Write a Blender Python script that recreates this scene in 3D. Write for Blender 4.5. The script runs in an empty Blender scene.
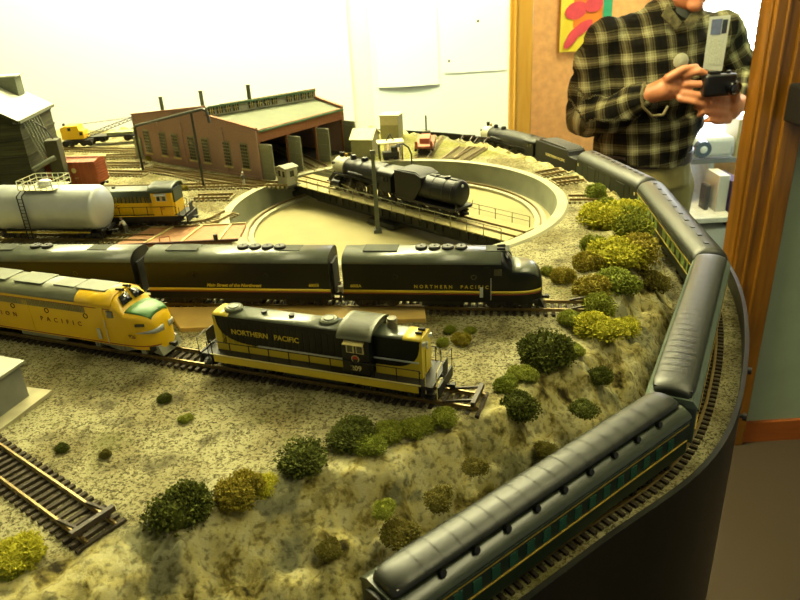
import bpy, math, random
import numpy as np
from mathutils import Vector, Matrix, noise
random.seed(7)
sc = bpy.context.scene
C = sc.collection
T = 1.36                     # height of the yard surface above the room floor
PI = math.pi
# ---------------------------------------------------------------- camera
FPX, HC = 700.0, .272
pitch, roll = math.atan(700/1500), math.radians(-3.3)
fw = np.array([0, math.cos(pitch), -math.sin(pitch)])
r0 = np.array([1., 0, 0]); u0 = np.cross(r0, fw)
c_, s_ = math.cos(-roll), math.sin(-roll)
cr = c_*r0 - s_*u0; cu = s_*r0 + c_*u0
def ray(x, y): return (x-400)*cr - (y-300)*cu + FPX*fw
def at(x, y, z=0.0):
    """surveyed plan position of a point seen at (x, y) lying at layout height z"""
    d = ray(x, y); t = (z-HC)/d[2]
    return float(d[0]*t), float(d[1]*t)
def dep(x, y, Y):
    """room position (X, Y, Z above floor) of a point at distance Y"""
    d = ray(x, y); t = Y/d[1]
    return Vector((float(d[0]*t), Y, float(d[2]*t)+HC+T))
def zat(P, yp):
    lo, hi = 0, .3
    for _ in range(30):
        m_ = (lo+hi)/2; v = np.array([P.x, P.y, m_-HC]); k = v@fw
        if 300-FPX*(v@cu)/k > yp: lo = m_
        else: hi = m_
    return (lo+hi)/2
cam_d = bpy.data.cameras.new('camera'); cam = bpy.data.objects.new('camera', cam_d); C.objects.link(cam)
cam_d.sensor_width = 36; cam_d.lens = FPX*36/800; cam_d.clip_start = .01; cam_d.clip_end = 50
M = Matrix(((cr[0], cu[0], -fw[0]), (cr[1], cu[1], -fw[1]), (cr[2], cu[2], -fw[2]))).to_4x4()
M.translation = (0, 0, T+HC); cam.matrix_world = M; sc.camera = cam
cam_d.dof.use_dof = True; cam_d.dof.focus_distance = .62; cam_d.dof.aperture_fstop = 22.0

# ---------------------------------------------------------------- materials
KA = 1.0
def lin(c):
    return tuple(KA*((v/255)/12.92 if v/255 <= .04045 else ((v/255+.055)/1.055)**2.4) for v in c)
MATS = {}
def mat(name, col, rough=.55, metal=0., var=.12, scale=300., bump=0., coat=0., emit=0., col2=None, spec=.5, coords='Object'):
    if name in MATS: return MATS[name]
    m = bpy.data.materials.new(name); m.use_nodes = True; nt = m.node_tree; b = nt.nodes['Principled BSDF']
    c = lin(col)
    b.inputs['Roughness'].default_value = rough; b.inputs['Metallic'].default_value = metal
    b.inputs['Specular IOR Level'].default_value = spec
    if coat: b.inputs['Coat Weight'].default_value = coat; b.inputs['Coat Roughness'].default_value = .12
    tc = nt.nodes.new('ShaderNodeTexCoord'); n = nt.nodes.new('ShaderNodeTexNoise')
    n.inputs['Scale'].default_value = scale; n.inputs['Detail'].default_value = 4
    nt.links.new(tc.outputs[coords], n.inputs['Vector'])
    rp = nt.nodes.new('ShaderNodeValToRGB'); nt.links.new(n.outputs['Fac'], rp.inputs['Fac'])
    c2 = lin(col2) if col2 else tuple(min(1, v*(1+var)) for v in c)
    c1 = c if col2 else tuple(v*(1-var) for v in c)
    rp.color_ramp.elements[0].position = .35; rp.color_ramp.elements[1].position = .65
    rp.color_ramp.elements[0].color = (*c1, 1); rp.color_ramp.elements[1].color = (*c2, 1)
    nt.links.new(rp.outputs['Color'], b.inputs['Base Color'])
    if bump:
        bp = nt.nodes.new('ShaderNodeBump'); bp.inputs['Strength'].default_value = bump; bp.inputs['Distance'].default_value = .3/scale
        nt.links.new(n.outputs['Fac'], bp.inputs['Height']); nt.links.new(bp.outputs['Normal'], b.inputs['Normal'])
    if emit:
        b.inputs['Emission Color'].default_value = (*c, 1); b.inputs['Emission Strength'].default_value = emit
    MATS[name] = m
    return m
def wood(name, ca, cb, scale=(6, 6, .6), rough=.45, coat=0.):
    if name in MATS: return MATS[name]
    m = bpy.data.materials.new(name); m.use_nodes = True; nt = m.node_tree; b = nt.nodes['Principled BSDF']
    tc = nt.nodes.new('ShaderNodeTexCoord'); mp = nt.nodes.new('ShaderNodeMapping'); mp.inputs['Scale'].default_value = scale
    n = nt.nodes.new('ShaderNodeTexNoise'); n.inputs['Scale'].default_value = 6; n.inputs['Detail'].default_value = 6; n.inputs['Distortion'].default_value = .6
    rp = nt.nodes.new('ShaderNodeValToRGB'); rp.color_ramp.elements[0].color = (*lin(ca), 1); rp.color_ramp.elements[1].color = (*lin(cb), 1)
    rp.color_ramp.elements[0].position = .3; rp.color_ramp.elements[1].position = .7
    nt.links.new(tc.outputs['Object'], mp.inputs['Vector']); nt.links.new(mp.outputs['Vector'], n.inputs['Vector'])
    nt.links.new(n.outputs['Fac'], rp.inputs['Fac']); nt.links.new(rp.outputs['Color'], b.inputs['Base Color'])
    b.inputs['Roughness'].default_value = rough
    if coat: b.inputs['Coat Weight'].default_value = coat
    MATS[name] = m
    return m

# ---------------------------------------------------------------- mesh helpers
class MB:
    def __init__(s): s.v = []; s.f = []
    def add(s, vs, fs):
        o = len(s.v); s.v += [tuple(map(float, v)) for v in vs]; s.f += [tuple(i+o for i in f) for f in fs]; return s
    def box(s, c, d, rz=0., m=None, taper=1.):
        x, y, z = c; a, b, e = d[0]/2, d[1]/2, d[2]/2
        vs = []
        for k in (-1, 1):
            t = taper if k == 1 else 1.
            for i, j in ((-1, -1), (1, -1), (1, 1), (-1, 1)):
                p = Vector((i*a*t, j*b*t, k*e))
                if m is not None: p = m @ p
                elif rz: p = Matrix.Rotation(rz, 3, 'Z') @ p
                vs.append((p.x+x, p.y+y, p.z+z))
        return s.add(vs, [(3, 2, 1, 0), (4, 5, 6, 7), (0, 1, 5, 4), (1, 2, 6, 5), (2, 3, 7, 6), (3, 0, 4, 7)])
    def span(s, x0, x1, y0, y1, z0, z1): return s.box(((x0+x1)/2, (y0+y1)/2, (z0+z1)/2), (x1-x0, y1-y0, z1-z0))
    def bar(s, p, q, w, h=None):
        """square bar from p to q"""
        p, q = Vector(p), Vector(q); d = q-p; L = d.length
        if L < 1e-9: return s
        qn = d.to_track_quat('X', 'Z').to_matrix()
        return s.box((p+q)/2, (L, w, h or w), m=qn)
    def cyl(s, p, q, r, r2=None, n=16, caps=True):
        p, q = Vector(p), Vector(q); r2 = r if r2 is None else r2
        m = (q-p).to_track_quat('Z', 'Y').to_matrix(); vs = []
        for c, rr in ((p, r), (q, r2)):
            for i in range(n):
                a = 2*PI*i/n; vs.append(c + m @ Vector((rr*math.cos(a), rr*math.sin(a), 0)))
        fs = [(i, (i+1) % n, n+(i+1) % n, n+i) for i in range(n)]
        if caps: fs += [tuple(range(n-1, -1, -1)), tuple(range(n, 2*n))]
        return s.add(vs, fs)
    def lathe(s, prof, c=(0, 0, 0), axis='Z', n=20, a0=0., a1=2*PI):
        """prof: list of (radius, height)"""
        closed = abs(a1-a0-2*PI) < 1e-6; m = n if closed else n+1; vs = []
        for r, h in prof:
            for i in range(m):
                a = a0+(a1-a0)*i/n; x, y = r*math.cos(a), r*math.sin(a)
                v = {'Z': (x, y, h), 'X': (h, x, y), 'Y': (x, h, y)}[axis]
                vs.append((v[0]+c[0], v[1]+c[1], v[2]+c[2]))
        fs = []
        for k in range(len(prof)-1):
            for i in range(n):
                j = (i+1) % m; fs.append((k*m+i, k*m+j, (k+1)*m+j, (k+1)*m+i))
        return s.add(vs, fs)
    def tube(s, pts, r, n=8):
        pts = [Vector(p) for p in pts]; vs = []
        for k, p in enumerate(pts):
            d = (pts[min(k+1, len(pts)-1)]-pts[max(k-1, 0)]).normalized()
            m = d.to_track_quat('Z', 'Y').to_matrix(); rr = r[k] if isinstance(r, (list, tuple)) else r
            for i in range(n):
                a = 2*PI*i/n; vs.append(p + m @ Vector((rr*math.cos(a), rr*math.sin(a), 0)))
        fs = [(k*n+i, k*n+(i+1) % n, (k+1)*n+(i+1) % n, (k+1)*n+i) for k in range(len(pts)-1) for i in range(n)]
        fs += [tuple(range(n-1, -1, -1)), tuple(range((len(pts)-1)*n, len(pts)*n))]
        return s.add(vs, fs)
    def prism(s, poly, lo, hi, axis='Y'):
        """poly in the plane across axis, extruded lo..hi"""
        n = len(poly); vs = []
        for t in (lo, hi):
            for a, b in poly: vs.append({'Y': (a, t, b), 'Z': (a, b, t), 'X': (t, a, b)}[axis])
        fs = [(i, (i+1) % n, n+(i+1) % n, n+i) for i in range(n)] + [tuple(range(n-1, -1, -1)), tuple(range(n, 2*n))]
        return s.add(vs, fs)
    def ball(s, c, r, n=12, k=8, sc3=(1, 1, 1)):
        vs = []; 
        for i in range(k+1):
            th = PI*i/k
            for j in range(n):
                a = 2*PI*j/n; vs.append((c[0]+r*sc3[0]*math.sin(th)*math.cos(a), c[1]+r*sc3[1]*math.sin(th)*math.sin(a), c[2]+r*sc3[2]*math.cos(th)))
        fs = [(i*n+j, (i+1)*n+j, (i+1)*n+(j+1) % n, i*n+(j+1) % n) for i in range(k) for j in range(n)]
        return s.add(vs, fs)
    def build(s, name, m, parent=None, loc=None, smooth=True, bevel=0., ang=35):
        me = bpy.data.meshes.new(name); me.from_pydata(s.v, [], s.f); me.update()
        import bmesh
        bm = bmesh.new(); bm.from_mesh(me); bmesh.ops.recalc_face_normals(bm, faces=bm.faces); bm.to_mesh(me); bm.free()
        if smooth:
            me.polygons.foreach_set('use_smooth', [True]*len(me.polygons)); me.set_sharp_from_angle(angle=math.radians(ang))
        me.materials.append(m); o = bpy.data.objects.new(name, me); C.objects.link(o)
        if parent is not None: o.parent = parent
        if loc is not None: o.location = loc
        if bevel:
            b = o.modifiers.new('bevel', 'BEVEL'); b.width = bevel; b.segments = 2; b.limit_method = 'ANGLE'
        return o
def tag(o, label, cat, group=None, kind=None):
    o['label'] = label; o['category'] = cat
    if group: o['group'] = group
    if kind: o['kind'] = kind
    return o
def struct(o, label=None):
    o['kind'] = 'structure'
    if label: o['label'] = label
    return o
def thing(name, label, cat, loc=(0, 0, 0), rz=0., group=None):
    o = bpy.data.objects.new(name, None); C.objects.link(o); o.empty_display_size = .02
    o.location = loc; o.rotation_euler = (0, 0, rz); tag(o, label, cat, group); return o
def copy_tree(o, parent=None):
    c = o.copy(); C.objects.link(c)
    if parent is not None: c.parent = parent
    for ch in list(o.children): copy_tree(ch, c)
    return c
FONT = None
def text(name, s, size, m, parent, loc, rot, extrude=.00012, sx=1., bold=0., shear=0., align='CENTER', spacing=1.):
    cu_ = bpy.data.curves.new(name, 'FONT'); cu_.body = s; cu_.size = size; cu_.extrude = extrude; cu_.align_x = align; cu_.align_y = 'CENTER'
    cu_.offset = bold; cu_.shear = shear; cu_.space_character = spacing; cu_.resolution_u = 3
    o = bpy.data.objects.new(name, cu_); C.objects.link(o)
    me = bpy.data.meshes.new_from_object(o); bpy.data.objects.remove(o); bpy.data.curves.remove(cu_)
    me.transform(Matrix.Diagonal((sx, 1, 1, 1))); me.materials.clear(); me.materials.append(m)
    o = bpy.data.objects.new(name, me); C.objects.link(o); o.parent = parent; o.location = loc; o.rotation_euler = rot
    return o
def smoothstep(a, b, x):
    t = max(0., min(1., (x-a)/(b-a))); return t*t*(3-2*t)
def catmull(P, n=10):
    P = [Vector((p[0], p[1])) for p in P]; out = []
    Q = [P[0]*2-P[1]]+P+[P[-1]*2-P[-2]]
    for i in range(1, len(Q)-2):
        for k in range(n):
            t = k/n; a, b, c, d = Q[i-1], Q[i], Q[i+1], Q[i+2]
            out.append(.5*((2*b)+(c-a)*t+(2*a-5*b+4*c-d)*t*t+(3*b-a-3*c+d)*t**3))
    out.append(P[-1]); return out
def resample(P, step):
    P = [Vector(p) for p in P]; L = [0.]
    for a, b in zip(P, P[1:]): L.append(L[-1]+(b-a).length)
    n = max(1, round(L[-1]/step)); out = []; k = 0
    for i in range(n+1):
        s = L[-1]*i/n
        while k < len(L)-2 and L[k+1] < s: k += 1
        t = (s-L[k])/max(1e-9, L[k+1]-L[k]); out.append(P[k].lerp(P[k+1], t))
    return out
def offset(P, d):
    out = []
    for i, p in enumerate(P):
        t = (P[min(i+1, len(P)-1)]-P[max(i-1, 0)]).normalized(); out.append(p+Vector((-t.y, t.x))*d)
    return out
# ================================================================ room
m_wall = mat('wall_paint', (236, 238, 226), .7, scale=8, var=.03)
m_wall2 = mat('wall_paint_green', (132, 146, 122), .7, scale=8, var=.04)
m_salmon = mat('salmon_board', (206, 160, 106), .8, scale=30, var=.10)
m_carpet = mat('carpet', (56, 44, 26), .95, scale=900, var=.45, bump=.6)
m_ceil = mat('ceiling_paint', (225, 225, 210), .9, scale=40, var=.03)
KA = .70
m_oak = wood('oak_trim', (108, 68, 10), (156, 102, 22), rough=.35, coat=.3)
m_oakl = wood('oak_trim_light', (196, 142, 44), (222, 172, 74), rough=.35, coat=.3)
WY = 2.1
DX0, DX1, DH = .415, 1.088, 2.06
struct(MB().box((0, 2.2, -.02), (6.4, 6.4, .04)).build('floor', m_carpet, smooth=False))
struct(MB().box((0, 2.2, 2.62), (6.4, 6.4, .04)).build('ceiling', m_ceil, smooth=False))
wb = MB(); wb.span(-3.2, DX0-.015, WY, WY+.07, 0, 2.6); wb.span(DX0-.015, DX1+.02, WY, WY+.07, DH, 2.6)
struct(wb.build('wall_back', m_wall, smooth=False))
struct(MB().span(DX1+.02, 3.2, WY, WY+.07, 0, 2.6).build('wall_right', m_wall2, smooth=False))
struct(MB().span(-3.24, -3.2, -1, WY, 0, 2.6).build('wall_left', m_wall, smooth=False))
struct(MB().span(.2, 3.2, 3.30, 3.36, 0, 2.6).span(.2, .26, WY+.07, 3.3, 0, 2.6).build('wall_hall', m_salmon, smooth=False))
# door casings and jambs
g = MB(); g.span(DX0-.065, DX0, WY-.018, WY, 0, DH+.06); g.span(DX0-.052, DX0-.045, WY-.022, WY-.017, 0, DH+.06)
g.span(DX0-.015, DX0+.004, WY, WY+.07, 0, DH); struct(g.build('trim_1', m_oakl, bevel=.003))
g = MB(); g.span(DX1+.0, DX1+.02, WY-.0, WY+.07, 0, DH); g.span(DX1+.006, DX1+.085, WY-.018, WY, 0, DH+.06)
g.span(DX1+.075, DX1+.135, WY-.03, WY, 0, DH+.06); g.span(DX1+.035, DX1+.045, WY-.024, WY-.01, 0, DH+.06)
struct(g.build('trim_2', m_oak, bevel=.003))
struct(MB().span(DX0-.015, DX1+.02, WY, WY+.07, DH-.02, DH).span(DX0-.065, DX1+.135, WY-.018, WY, DH, DH+.06).build('trim_3', m_oak, bevel=.003))
struct(MB().span(DX1+.135, 3.2, WY-.015, WY, 0, .085).build('baseboard_right', wood('oak_base', (150, 76, 24), (176, 96, 36), (.6, 6, 6))))
# things on the wall right of the doorway
b = MB().span(1.218, 1.50, WY-.03, WY, T+.05, 2.45)
tag(b.build('cork_board', mat('tan_board', (196, 156, 92), .8, scale=200, var=.1), bevel=.003), 'tan board on the wall right of the doorway post, cut by the frame edge', 'board')
p = dep(799, 79, WY-.045)
b = MB().box((1.222+.12, WY-.06, p.z), (.25, .06, .055))
tag(b.build('wooden_ledge', mat('red_wood', (158, 70, 34), .6, scale=30), bevel=.004), 'reddish wooden ledge below the tan board at the right frame edge', 'ledge')
t = thing('wall_speaker', 'black box hanging beside the wooden doorway post under the reddish ledge', 'wall box', (1.240, WY-.098, dep(790, 126, WY-.1).z))
MB().box((0, 0, .055), (.17, .13, .11)).build('housing', mat('black_plastic', (22, 22, 20), .5), t, bevel=.008)
MB().box((0, -.067, .055), (.15, .004, .08)).build('front_grille', mat('black_cloth', (14, 14, 13), .9, scale=2000, var=.5), t)
# papers and boards on the back wall
KA = 1.0
m_pap = mat('white_paper', (250, 250, 244), .8, scale=4, var=.01)
m_blue = mat('pale_blue_board', (226, 242, 240), .7, scale=6, var=.02)
def sheet(name, x0, y0, x1, y1, y, m, label, cat, group=None, curl=0.):
    a = dep(x0, y0, WY-y); d = dep(x1, y1, WY-y); g = MB(); n = 12; vs = []; th = .0006
    for k in range(n+1):
        for i in range(n+1):
            X = a.x+(d.x-a.x)*i/n; Z = d.z+(a.z-d.z)*k/n
            bow = curl*((1-k/n)**3)*(.4+.6*math.sin(PI*i/n))
            vs.append((X, WY-y-bow, Z-curl*.3*math.sin(PI*i/n)*(1-k/n)**3))
    q = n+1; fs = [(k*q+i, k*q+i+1, (k+1)*q+i+1, (k+1)*q+i) for k in range(n) for i in range(n)]
    o = g.add(vs, fs).build(name, m, smooth=False); so = o.modifiers.new('thickness', 'SOLIDIFY'); so.thickness = th; so.offset = 1
    return tag(o, label, cat, group)
sheet('wall_board', 364, -40, 509, 140, .0035, m_blue, 'pale blue board fixed to the wall left of the oak door casing, behind the papers', 'board')
sheet('paper_sheet', 369, -60, 439, 84, .0045, m_pap, 'large white paper sheet with curling bottom edge hanging left on the pale board', 'paper', None, .005)
sheet('paper_sheet', 441, -60, 506, 70, .0045, m_pap, 'white paper sheet with straight bottom edge hanging beside the oak door casing', 'paper', None, .0006)
for i, (x, y, lab) in enumerate(((449, 61, 'tiny dark pin in the white sheet, low near its left edge'), (478, 21, 'tiny dark pin in the white sheet, higher and near its middle'))):
    c = dep(x, y, WY-.02); tag(MB().ball(c, .004).build('push_pin', mat('pin', (60, 60, 70), .4)), lab, 'pin')
wp = dep(10, 70, WY-.01)
sheet('backdrop_panel', -260, -60, 357, 150, .006, m_pap, 'wide blank white backdrop panel on the wall behind the engine house', 'panel')
KA = .70
# hall beyond the doorway: poster, window, desk
t = thing('wall_poster', 'bright flower poster in pink, orange and yellow on the salmon wall', 'poster', (0, 0, 0))
HY = 3.285
a = dep(563, -40, HY); d = dep(600, 50, HY)
t.location = ((a.x+d.x)/2, HY, d.z)
W_, H_ = d.x-a.x, a.z-d.z
MB().box((.02, .0, H_/2), (W_+.04, .004, H_)).build('sheet', mat('poster_yellow', (246, 226, 40), .6, scale=20, col2=(250, 240, 90)), t)
MB().box((.03, -.0025, H_*.62), (W_*.72, .002, H_*.7)).build('orange_field', mat('poster_orange', (244, 140, 36), .6, scale=20), t)
MB().box((W_*.45+.03, -.003, H_*.6), (W_*.22, .002, H_*.8)).build('green_edge', mat('poster_green', (44, 170, 132), .6, scale=20), t)
m_pk = mat('poster_pink', (226, 76, 96), .6, scale=20)
for k, (x, z, rx, rz, an) in enumerate(((-.025, .17, .05, .035, .3), (-.005, .09, .065, .022, .6), (.05, .19, .04, .03, .2), (-.04, .055, .05, .02, .9))):
    pts = [(x+rx*math.cos(q)*math.cos(an)-rz*math.sin(q)*math.sin(an), z+rx*math.cos(q)*math.sin(an)+rz*math.sin(q)*math.cos(an)) for q in [2*PI*i/18 for i in range(18)]]
    MB().prism(pts, -.0055-.0012*k, -.0035-.0012*k, 'Y').build('petal', m_pk, t)
# window with blinds in the hall wall
wx0, wx1, wz0, wz1 = 1.22, 2.3, .80, 2.2
g = MB(); fw_ = .05
for a in ((wx0-fw_, wx0, wz0-fw_, wz1+fw_), (wx1, wx1+fw_, wz0-fw_, wz1+fw_), (wx0, wx1, wz0-fw_, wz0), (wx0, wx1, wz1, wz1+fw_)):
    g.span(a[0], a[1], 3.25, 3.31, a[2], a[3])
w = struct(g.build('window_1', mat('white_frame', (235, 238, 235), .5)))
mg = bpy.data.materials.new('daylight_sky'); mg.use_nodes = True
bs = mg.node_tree.nodes['Principled BSDF']; bs.inputs['Emission Color'].default_value = (.93, .97, 1, 1); bs.inputs['Emission Strength'].default_value = 9
MB().span(wx0, wx1, 3.288, 3.292, wz0, wz1).build('window_pane', mg, w)
g = MB(); z = wz0+.02; m_bl = mat('blind_white', (236, 240, 240), .5)
while z < wz1:
    g.box(((wx0+wx1)/2, 3.245, z), (wx1-wx0+.04, .024, .002), m=Matrix.Rotation(.5, 3, 'X')); z += .032
bl = tag(g.build('window_blind', m_bl), 'white slatted blind over the bright window beyond the doorway', 'blind')
# ================================================================ layout table
MAIN = [(-.62, -.21), (-.42, -.06), (-.22, .095), (-.03, .243), (.085, .328), (.184, .402), (.255, .512), (.311, .643), (.338, .77), (.345, .905), (.318, 1.077), (.262, 1.22), (.169, 1.363), (.06, 1.45), (-.12, 1.53), (-.45, 1.60), (-1.0, 1.72)]
ZM = -.0505            # ground beside the main line (its rail head sits at -.0455)
main = resample(catmull(MAIN, 12), .012)
EDGE = [(-1.1, -.35), (-.5, .1), (-.33, .215), (-.24, .258), (-.19, .278), (-.14, .303), (-.09, .33), (-.03, .355), (.02, .374), (.06, .40), (.10, .44), (.145, .492), (.185, .56), (.215, .635), (.237, .715), (.262, .80), (.272, .86), (.262, .93), (.238, 1.0), (.198, 1.08), (.148, 1.165), (.09, 1.245), (-.03, 1.345), (-.3, 1.45), (-.67, 1.54), (-1.1, 1.66)]
TC = (-.002, .887); TR = .2105; PIT = -.028
mainA = np.array([(p.x, p.y) for p in main]); edgeA = np.array([(p.x, p.y) for p in resample(catmull(EDGE, 6), .01)])
poly = np.vstack([edgeA, [(-1.6, 1.66), (-1.6, -.35)]])
fas = offset(main, -.030); fasA = np.array([(p.x, p.y) for p in fas]); outer = np.vstack([fasA, [(-1.6, 1.75), (-1.6, -.3)]])
def inside(P, pts):
    x, y = pts[:, 0], pts[:, 1]; r = np.zeros(len(pts), bool); n = len(P)
    for i in range(n):
        x1, y1 = P[i]; x2, y2 = P[(i+1) % n]
        if y1 == y2: continue
        c = ((y1 > y) != (y2 > y)) & (x < (x2-x1)*(y-y1)/(y2-y1)+x1); r ^= c
    return r
def polydist(P, pts):
    d = np.full(len(pts), 9.)
    near = np.zeros((len(pts), 2))
    for i in range(len(P)-1):
        a, b = P[i], P[i+1]; ab = b-a; t = np.clip(((pts-a)@ab)/(ab@ab+1e-12), 0, 1)
        q = a+t[:, None]*ab; e = np.hypot(*(pts-q).T); m = e < d; d[m] = e[m]; near[m] = q[m]
    return d, near
ST = .0032
xs = np.arange(-1.12, .42, ST); ys = np.arange(-.25, 1.72, ST)
X, Y = np.meshgrid(xs, ys); pts = np.c_[X.ravel(), Y.ravel()]
ins = inside(outer, pts); dF, nF = polydist(fasA, pts)
keep = ins | (dF < ST*1.3); pts_s = pts.copy(); snap = ~ins & keep; pts_s[snap] = nF[snap]
dM, _ = polydist(mainA, pts); dE, _ = polydist(edgeA, pts); inP = inside(poly, pts)
def fbm(x, y, s, o=4, z=0.):
    return noise.fractal(Vector((x*s, y*s, z)), 1., 2., o)
def ridged(x, y, s, z=0.):
    return noise.ridged_multi_fractal(Vector((x*s, y*s, z)), .9, 2.1, 5, 1., 2.)
def crag(x, y):
    wx, wy = x+.010*fbm(x, y, 30, 3, 8.), y+.010*fbm(x, y, 30, 3, 12.)
    d1, _ = noise.voronoi(Vector((wx*34, wy*34, .5))); d2, _ = noise.voronoi(Vector((wx*80, wy*80, 3.5)))
    return .0150*(min(.5, d1[1]-d1[0])-.22)+.0075*(min(.5, d2[1]-d2[0])-.22)
side = inside(np.vstack([mainA, [(-1.6, 1.75), (-1.6, -.3)]]), pts)
Z = np.zeros(len(pts)); ROCK = np.zeros(len(pts))
idx = np.where(keep)[0]
for i in idx:
    x, y = pts[i]
    if inP[i]:
        h = .0007*fbm(x, y, 60)
        if dE[i] < .035 and y < 1.1:
            k = (1-dE[i]/.035); h += k*(.0045*max(-.3, fbm(x, y, 26, 4, 3.)+.25)+.6*max(0., crag(x, y))); ROCK[i] = .55*k
        if y < .5: h += .0022*fbm(x, y, 12, 3, 9.)*smoothstep(.0, .05, dE[i])
    elif not side[i]:
        h = ZM+.0006*fbm(x, y, 120)
    else:
        d2 = max(0., dM[i]-.024); t = d2/(d2+dE[i]+1e-6)
        rk = ridged(x, y, 17, 1.7)-1.0
        t2 = smoothstep(0, 1, t)
        tt = t + .10*rk*4*t*(1-t)                       # ledges
        st = .5*t2+.5*(smoothstep(.05, .42, tt)*.55+smoothstep(.55, .9, tt)*.45)
        h = ZM*(1-st)+ 4*t*(1-t)*(.0080*rk + .0050*fbm(x, y, 40, 5, 5.)) + crag(x, y)*min(1, 5*t*(1-t)) + .0016*(ridged(x, y, 90, 2)-1)*min(1, 4*t*(1-t))
        ROCK[i] = smoothstep(.04, .18, t)
    r = math.hypot(x-TC[0], y-TC[1])
    if r < TR+.035: h *= smoothstep(TR+.012, TR+.035, r)
    Z[i] = h
R_ = np.hypot(pts[:, 0]-TC[0], pts[:, 1]-TC[1])
keep &= R_ > TR+.004
ny, nx = X.shape; remap = -np.ones(len(pts), int); ki = np.where(keep)[0]; remap[ki] = np.arange(len(ki))
verts = np.c_[pts_s[ki], Z[ki]]
I = np.arange(len(pts)).reshape(ny, nx)
q = np.stack([I[:-1, :-1], I[:-1, 1:], I[1:, 1:], I[1:, :-1]], -1).reshape(-1, 4); q = q[keep[q].all(1)]; q = remap[q]
me = bpy.data.meshes.new('scenery_ground'); me.from_pydata(verts.tolist(), [], q.tolist()); me.update()
me.polygons.foreach_set('use_smooth', [True]*len(me.polygons))
at_ = me.attributes.new('rock', 'FLOAT', 'POINT'); at_.data.foreach_set('value', ROCK[ki])
TURF = np.zeros(len(pts))
for i in ki:
    x, y = pts[i]
    if y > 1.08 and x > -.12 and inP[i]: TURF[i] = smoothstep(1.08, 1.13, y)*smoothstep(-.12, -.05, x)
at3_ = me.attributes.new('turf', 'FLOAT', 'POINT'); at3_.data.foreach_set('value', TURF[ki])
def height(x, y):
    j = int(round((x-xs[0])/ST)); k = int(round((y-ys[0])/ST))
    if 0 <= j < nx and 0 <= k < ny: return float(Z[k*nx+j])
    return 0.
# ground material
m = bpy.data.materials.new('ballast_and_rock'); m.use_nodes = True; nt = m.node_tree; N = nt.nodes; Lk = nt.links.new; bsdf = N['Principled BSDF']
bsdf.inputs['Roughness'].default_value = .9; bsdf.inputs['Specular IOR Level'].default_value = .25
tc = N.new('ShaderNodeTexCoord')
def tex(kind, scale, detail=4, **k):
    n = N.new(kind); n.inputs['Scale'].default_value = scale
    if 'Detail' in n.inputs: n.inputs['Detail'].default_value = detail
    Lk(tc.outputs['Object'], n.inputs['Vector']); return n
def ramp(src, stops):
    r = N.new('ShaderNodeValToRGB'); el = r.color_ramp.elements
    while len(el) < len(stops): el.new(.5)
    for e, (p_, c) in zip(el, stops): e.position = p_; e.color = (*lin(c), 1) if len(c) == 3 else c
    Lk(src, r.inputs['Fac']); return r.outputs['Color']
def mix(f, a, b, mode='MIX'):
    n = N.new('ShaderNodeMix'); n.data_type = 'RGBA'; n.blend_type = mode
    for i, s_ in ((0, f), (6, a), (7, b)):
        if isinstance(s_, (int, float)): n.inputs[i].default_value = s_
        elif isinstance(s_, tuple): n.inputs[i].default_value = (*lin(s_), 1)
        else: Lk(s_, n.inputs[i])
    return n.outputs[2]
W, K = (1, 1, 1, 1), (0, 0, 0, 1)
vo = tex('ShaderNodeTexVoronoi', 640); sep = N.new('ShaderNodeSeparateColor'); Lk(vo.outputs['Color'], sep.inputs['Color'])
gravel = ramp(sep.outputs['Red'], [(0, (28, 26, 14)), (.30, (68, 63, 37)), (.5, (116, 109, 68)), (.78, (160, 152, 102)), (1, (214, 206, 156))])
n1 = tex('ShaderNodeTexNoise', 14, 5); dirt = ramp(n1.outputs['Fac'], [(.40, K), (.62, W)])
g1 = mix(dirt, gravel, (176, 160, 92), 'MULTIPLY'); g1 = mix(.75, gravel, g1)
n2 = tex('ShaderNodeTexNoise', 22, 6); n2.inputs['Distortion'].default_value = .4
grass = ramp(n2.outputs['Fac'], [(.56, K), (.72, (.55, .55, .55, 1))]); g2 = mix(grass, g1, (116, 118, 46))
n3 = tex('ShaderNodeTexNoise', 40, 5); dk = ramp(n3.outputs['Fac'], [(.54, K), (.72, (.8, .8, .8, 1))]); g2 = mix(dk, g2, (80, 72, 40))
n4 = tex('ShaderNodeTexNoise', 44, 9); n4.inputs['Distortion'].default_value = .5; n4.inputs['Roughness'].default_value = .6
rock = ramp(n4.outputs['Fac'], [(.32, (66, 56, 24)), (.40, (176, 160, 80)), (.46, (244, 228, 144)), (.62, (255, 246, 182)), (.70, (170, 152, 76))])
n5 = tex('ShaderNodeTexNoise', 9, 5); n5.inputs['Distortion'].default_value = .8
slab = ramp(n5.outputs['Fac'], [(.54, K), (.57, (.7, .7, .7, 1))]); rock = mix(slab, rock, (132, 138, 112))
n6 = tex('ShaderNodeTexNoise', 15, 7); n6.inputs['Roughness'].default_value = .7; moss = ramp(n6.outputs['Fac'], [(.53, K), (.58, (.5, .5, .5, 1))]); rock = mix(moss, rock, (110, 104, 34))
n7 = tex('ShaderNodeTexNoise', 260, 5); fine = ramp(n7.outputs['Fac'], [(.36, (110, 106, 84)), (.50, (255, 255, 255))]); rock = mix(.7, rock, fine, 'MULTIPLY')
atn = N.new('ShaderNodeAttribute'); atn.attribute_name = 'rock'
ma = N.new('ShaderNodeMath'); ma.operation = 'MULTIPLY_ADD'; Lk(n3.outputs['Fac'], ma.inputs[0]); ma.inputs[1].default_value = .8; ma.inputs[2].default_value = -.4
ad = N.new('ShaderNodeMath'); ad.operation = 'ADD'; ad.use_clamp = True; Lk(ma.outputs[0], ad.inputs[0]); Lk(atn.outputs['Fac'], ad.inputs[1])
rf = ramp(ad.outputs[0], [(.35, K), (.6, W)])
col = mix(rf, g2, rock); Lk(col, bsdf.inputs['Base Color'])
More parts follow.
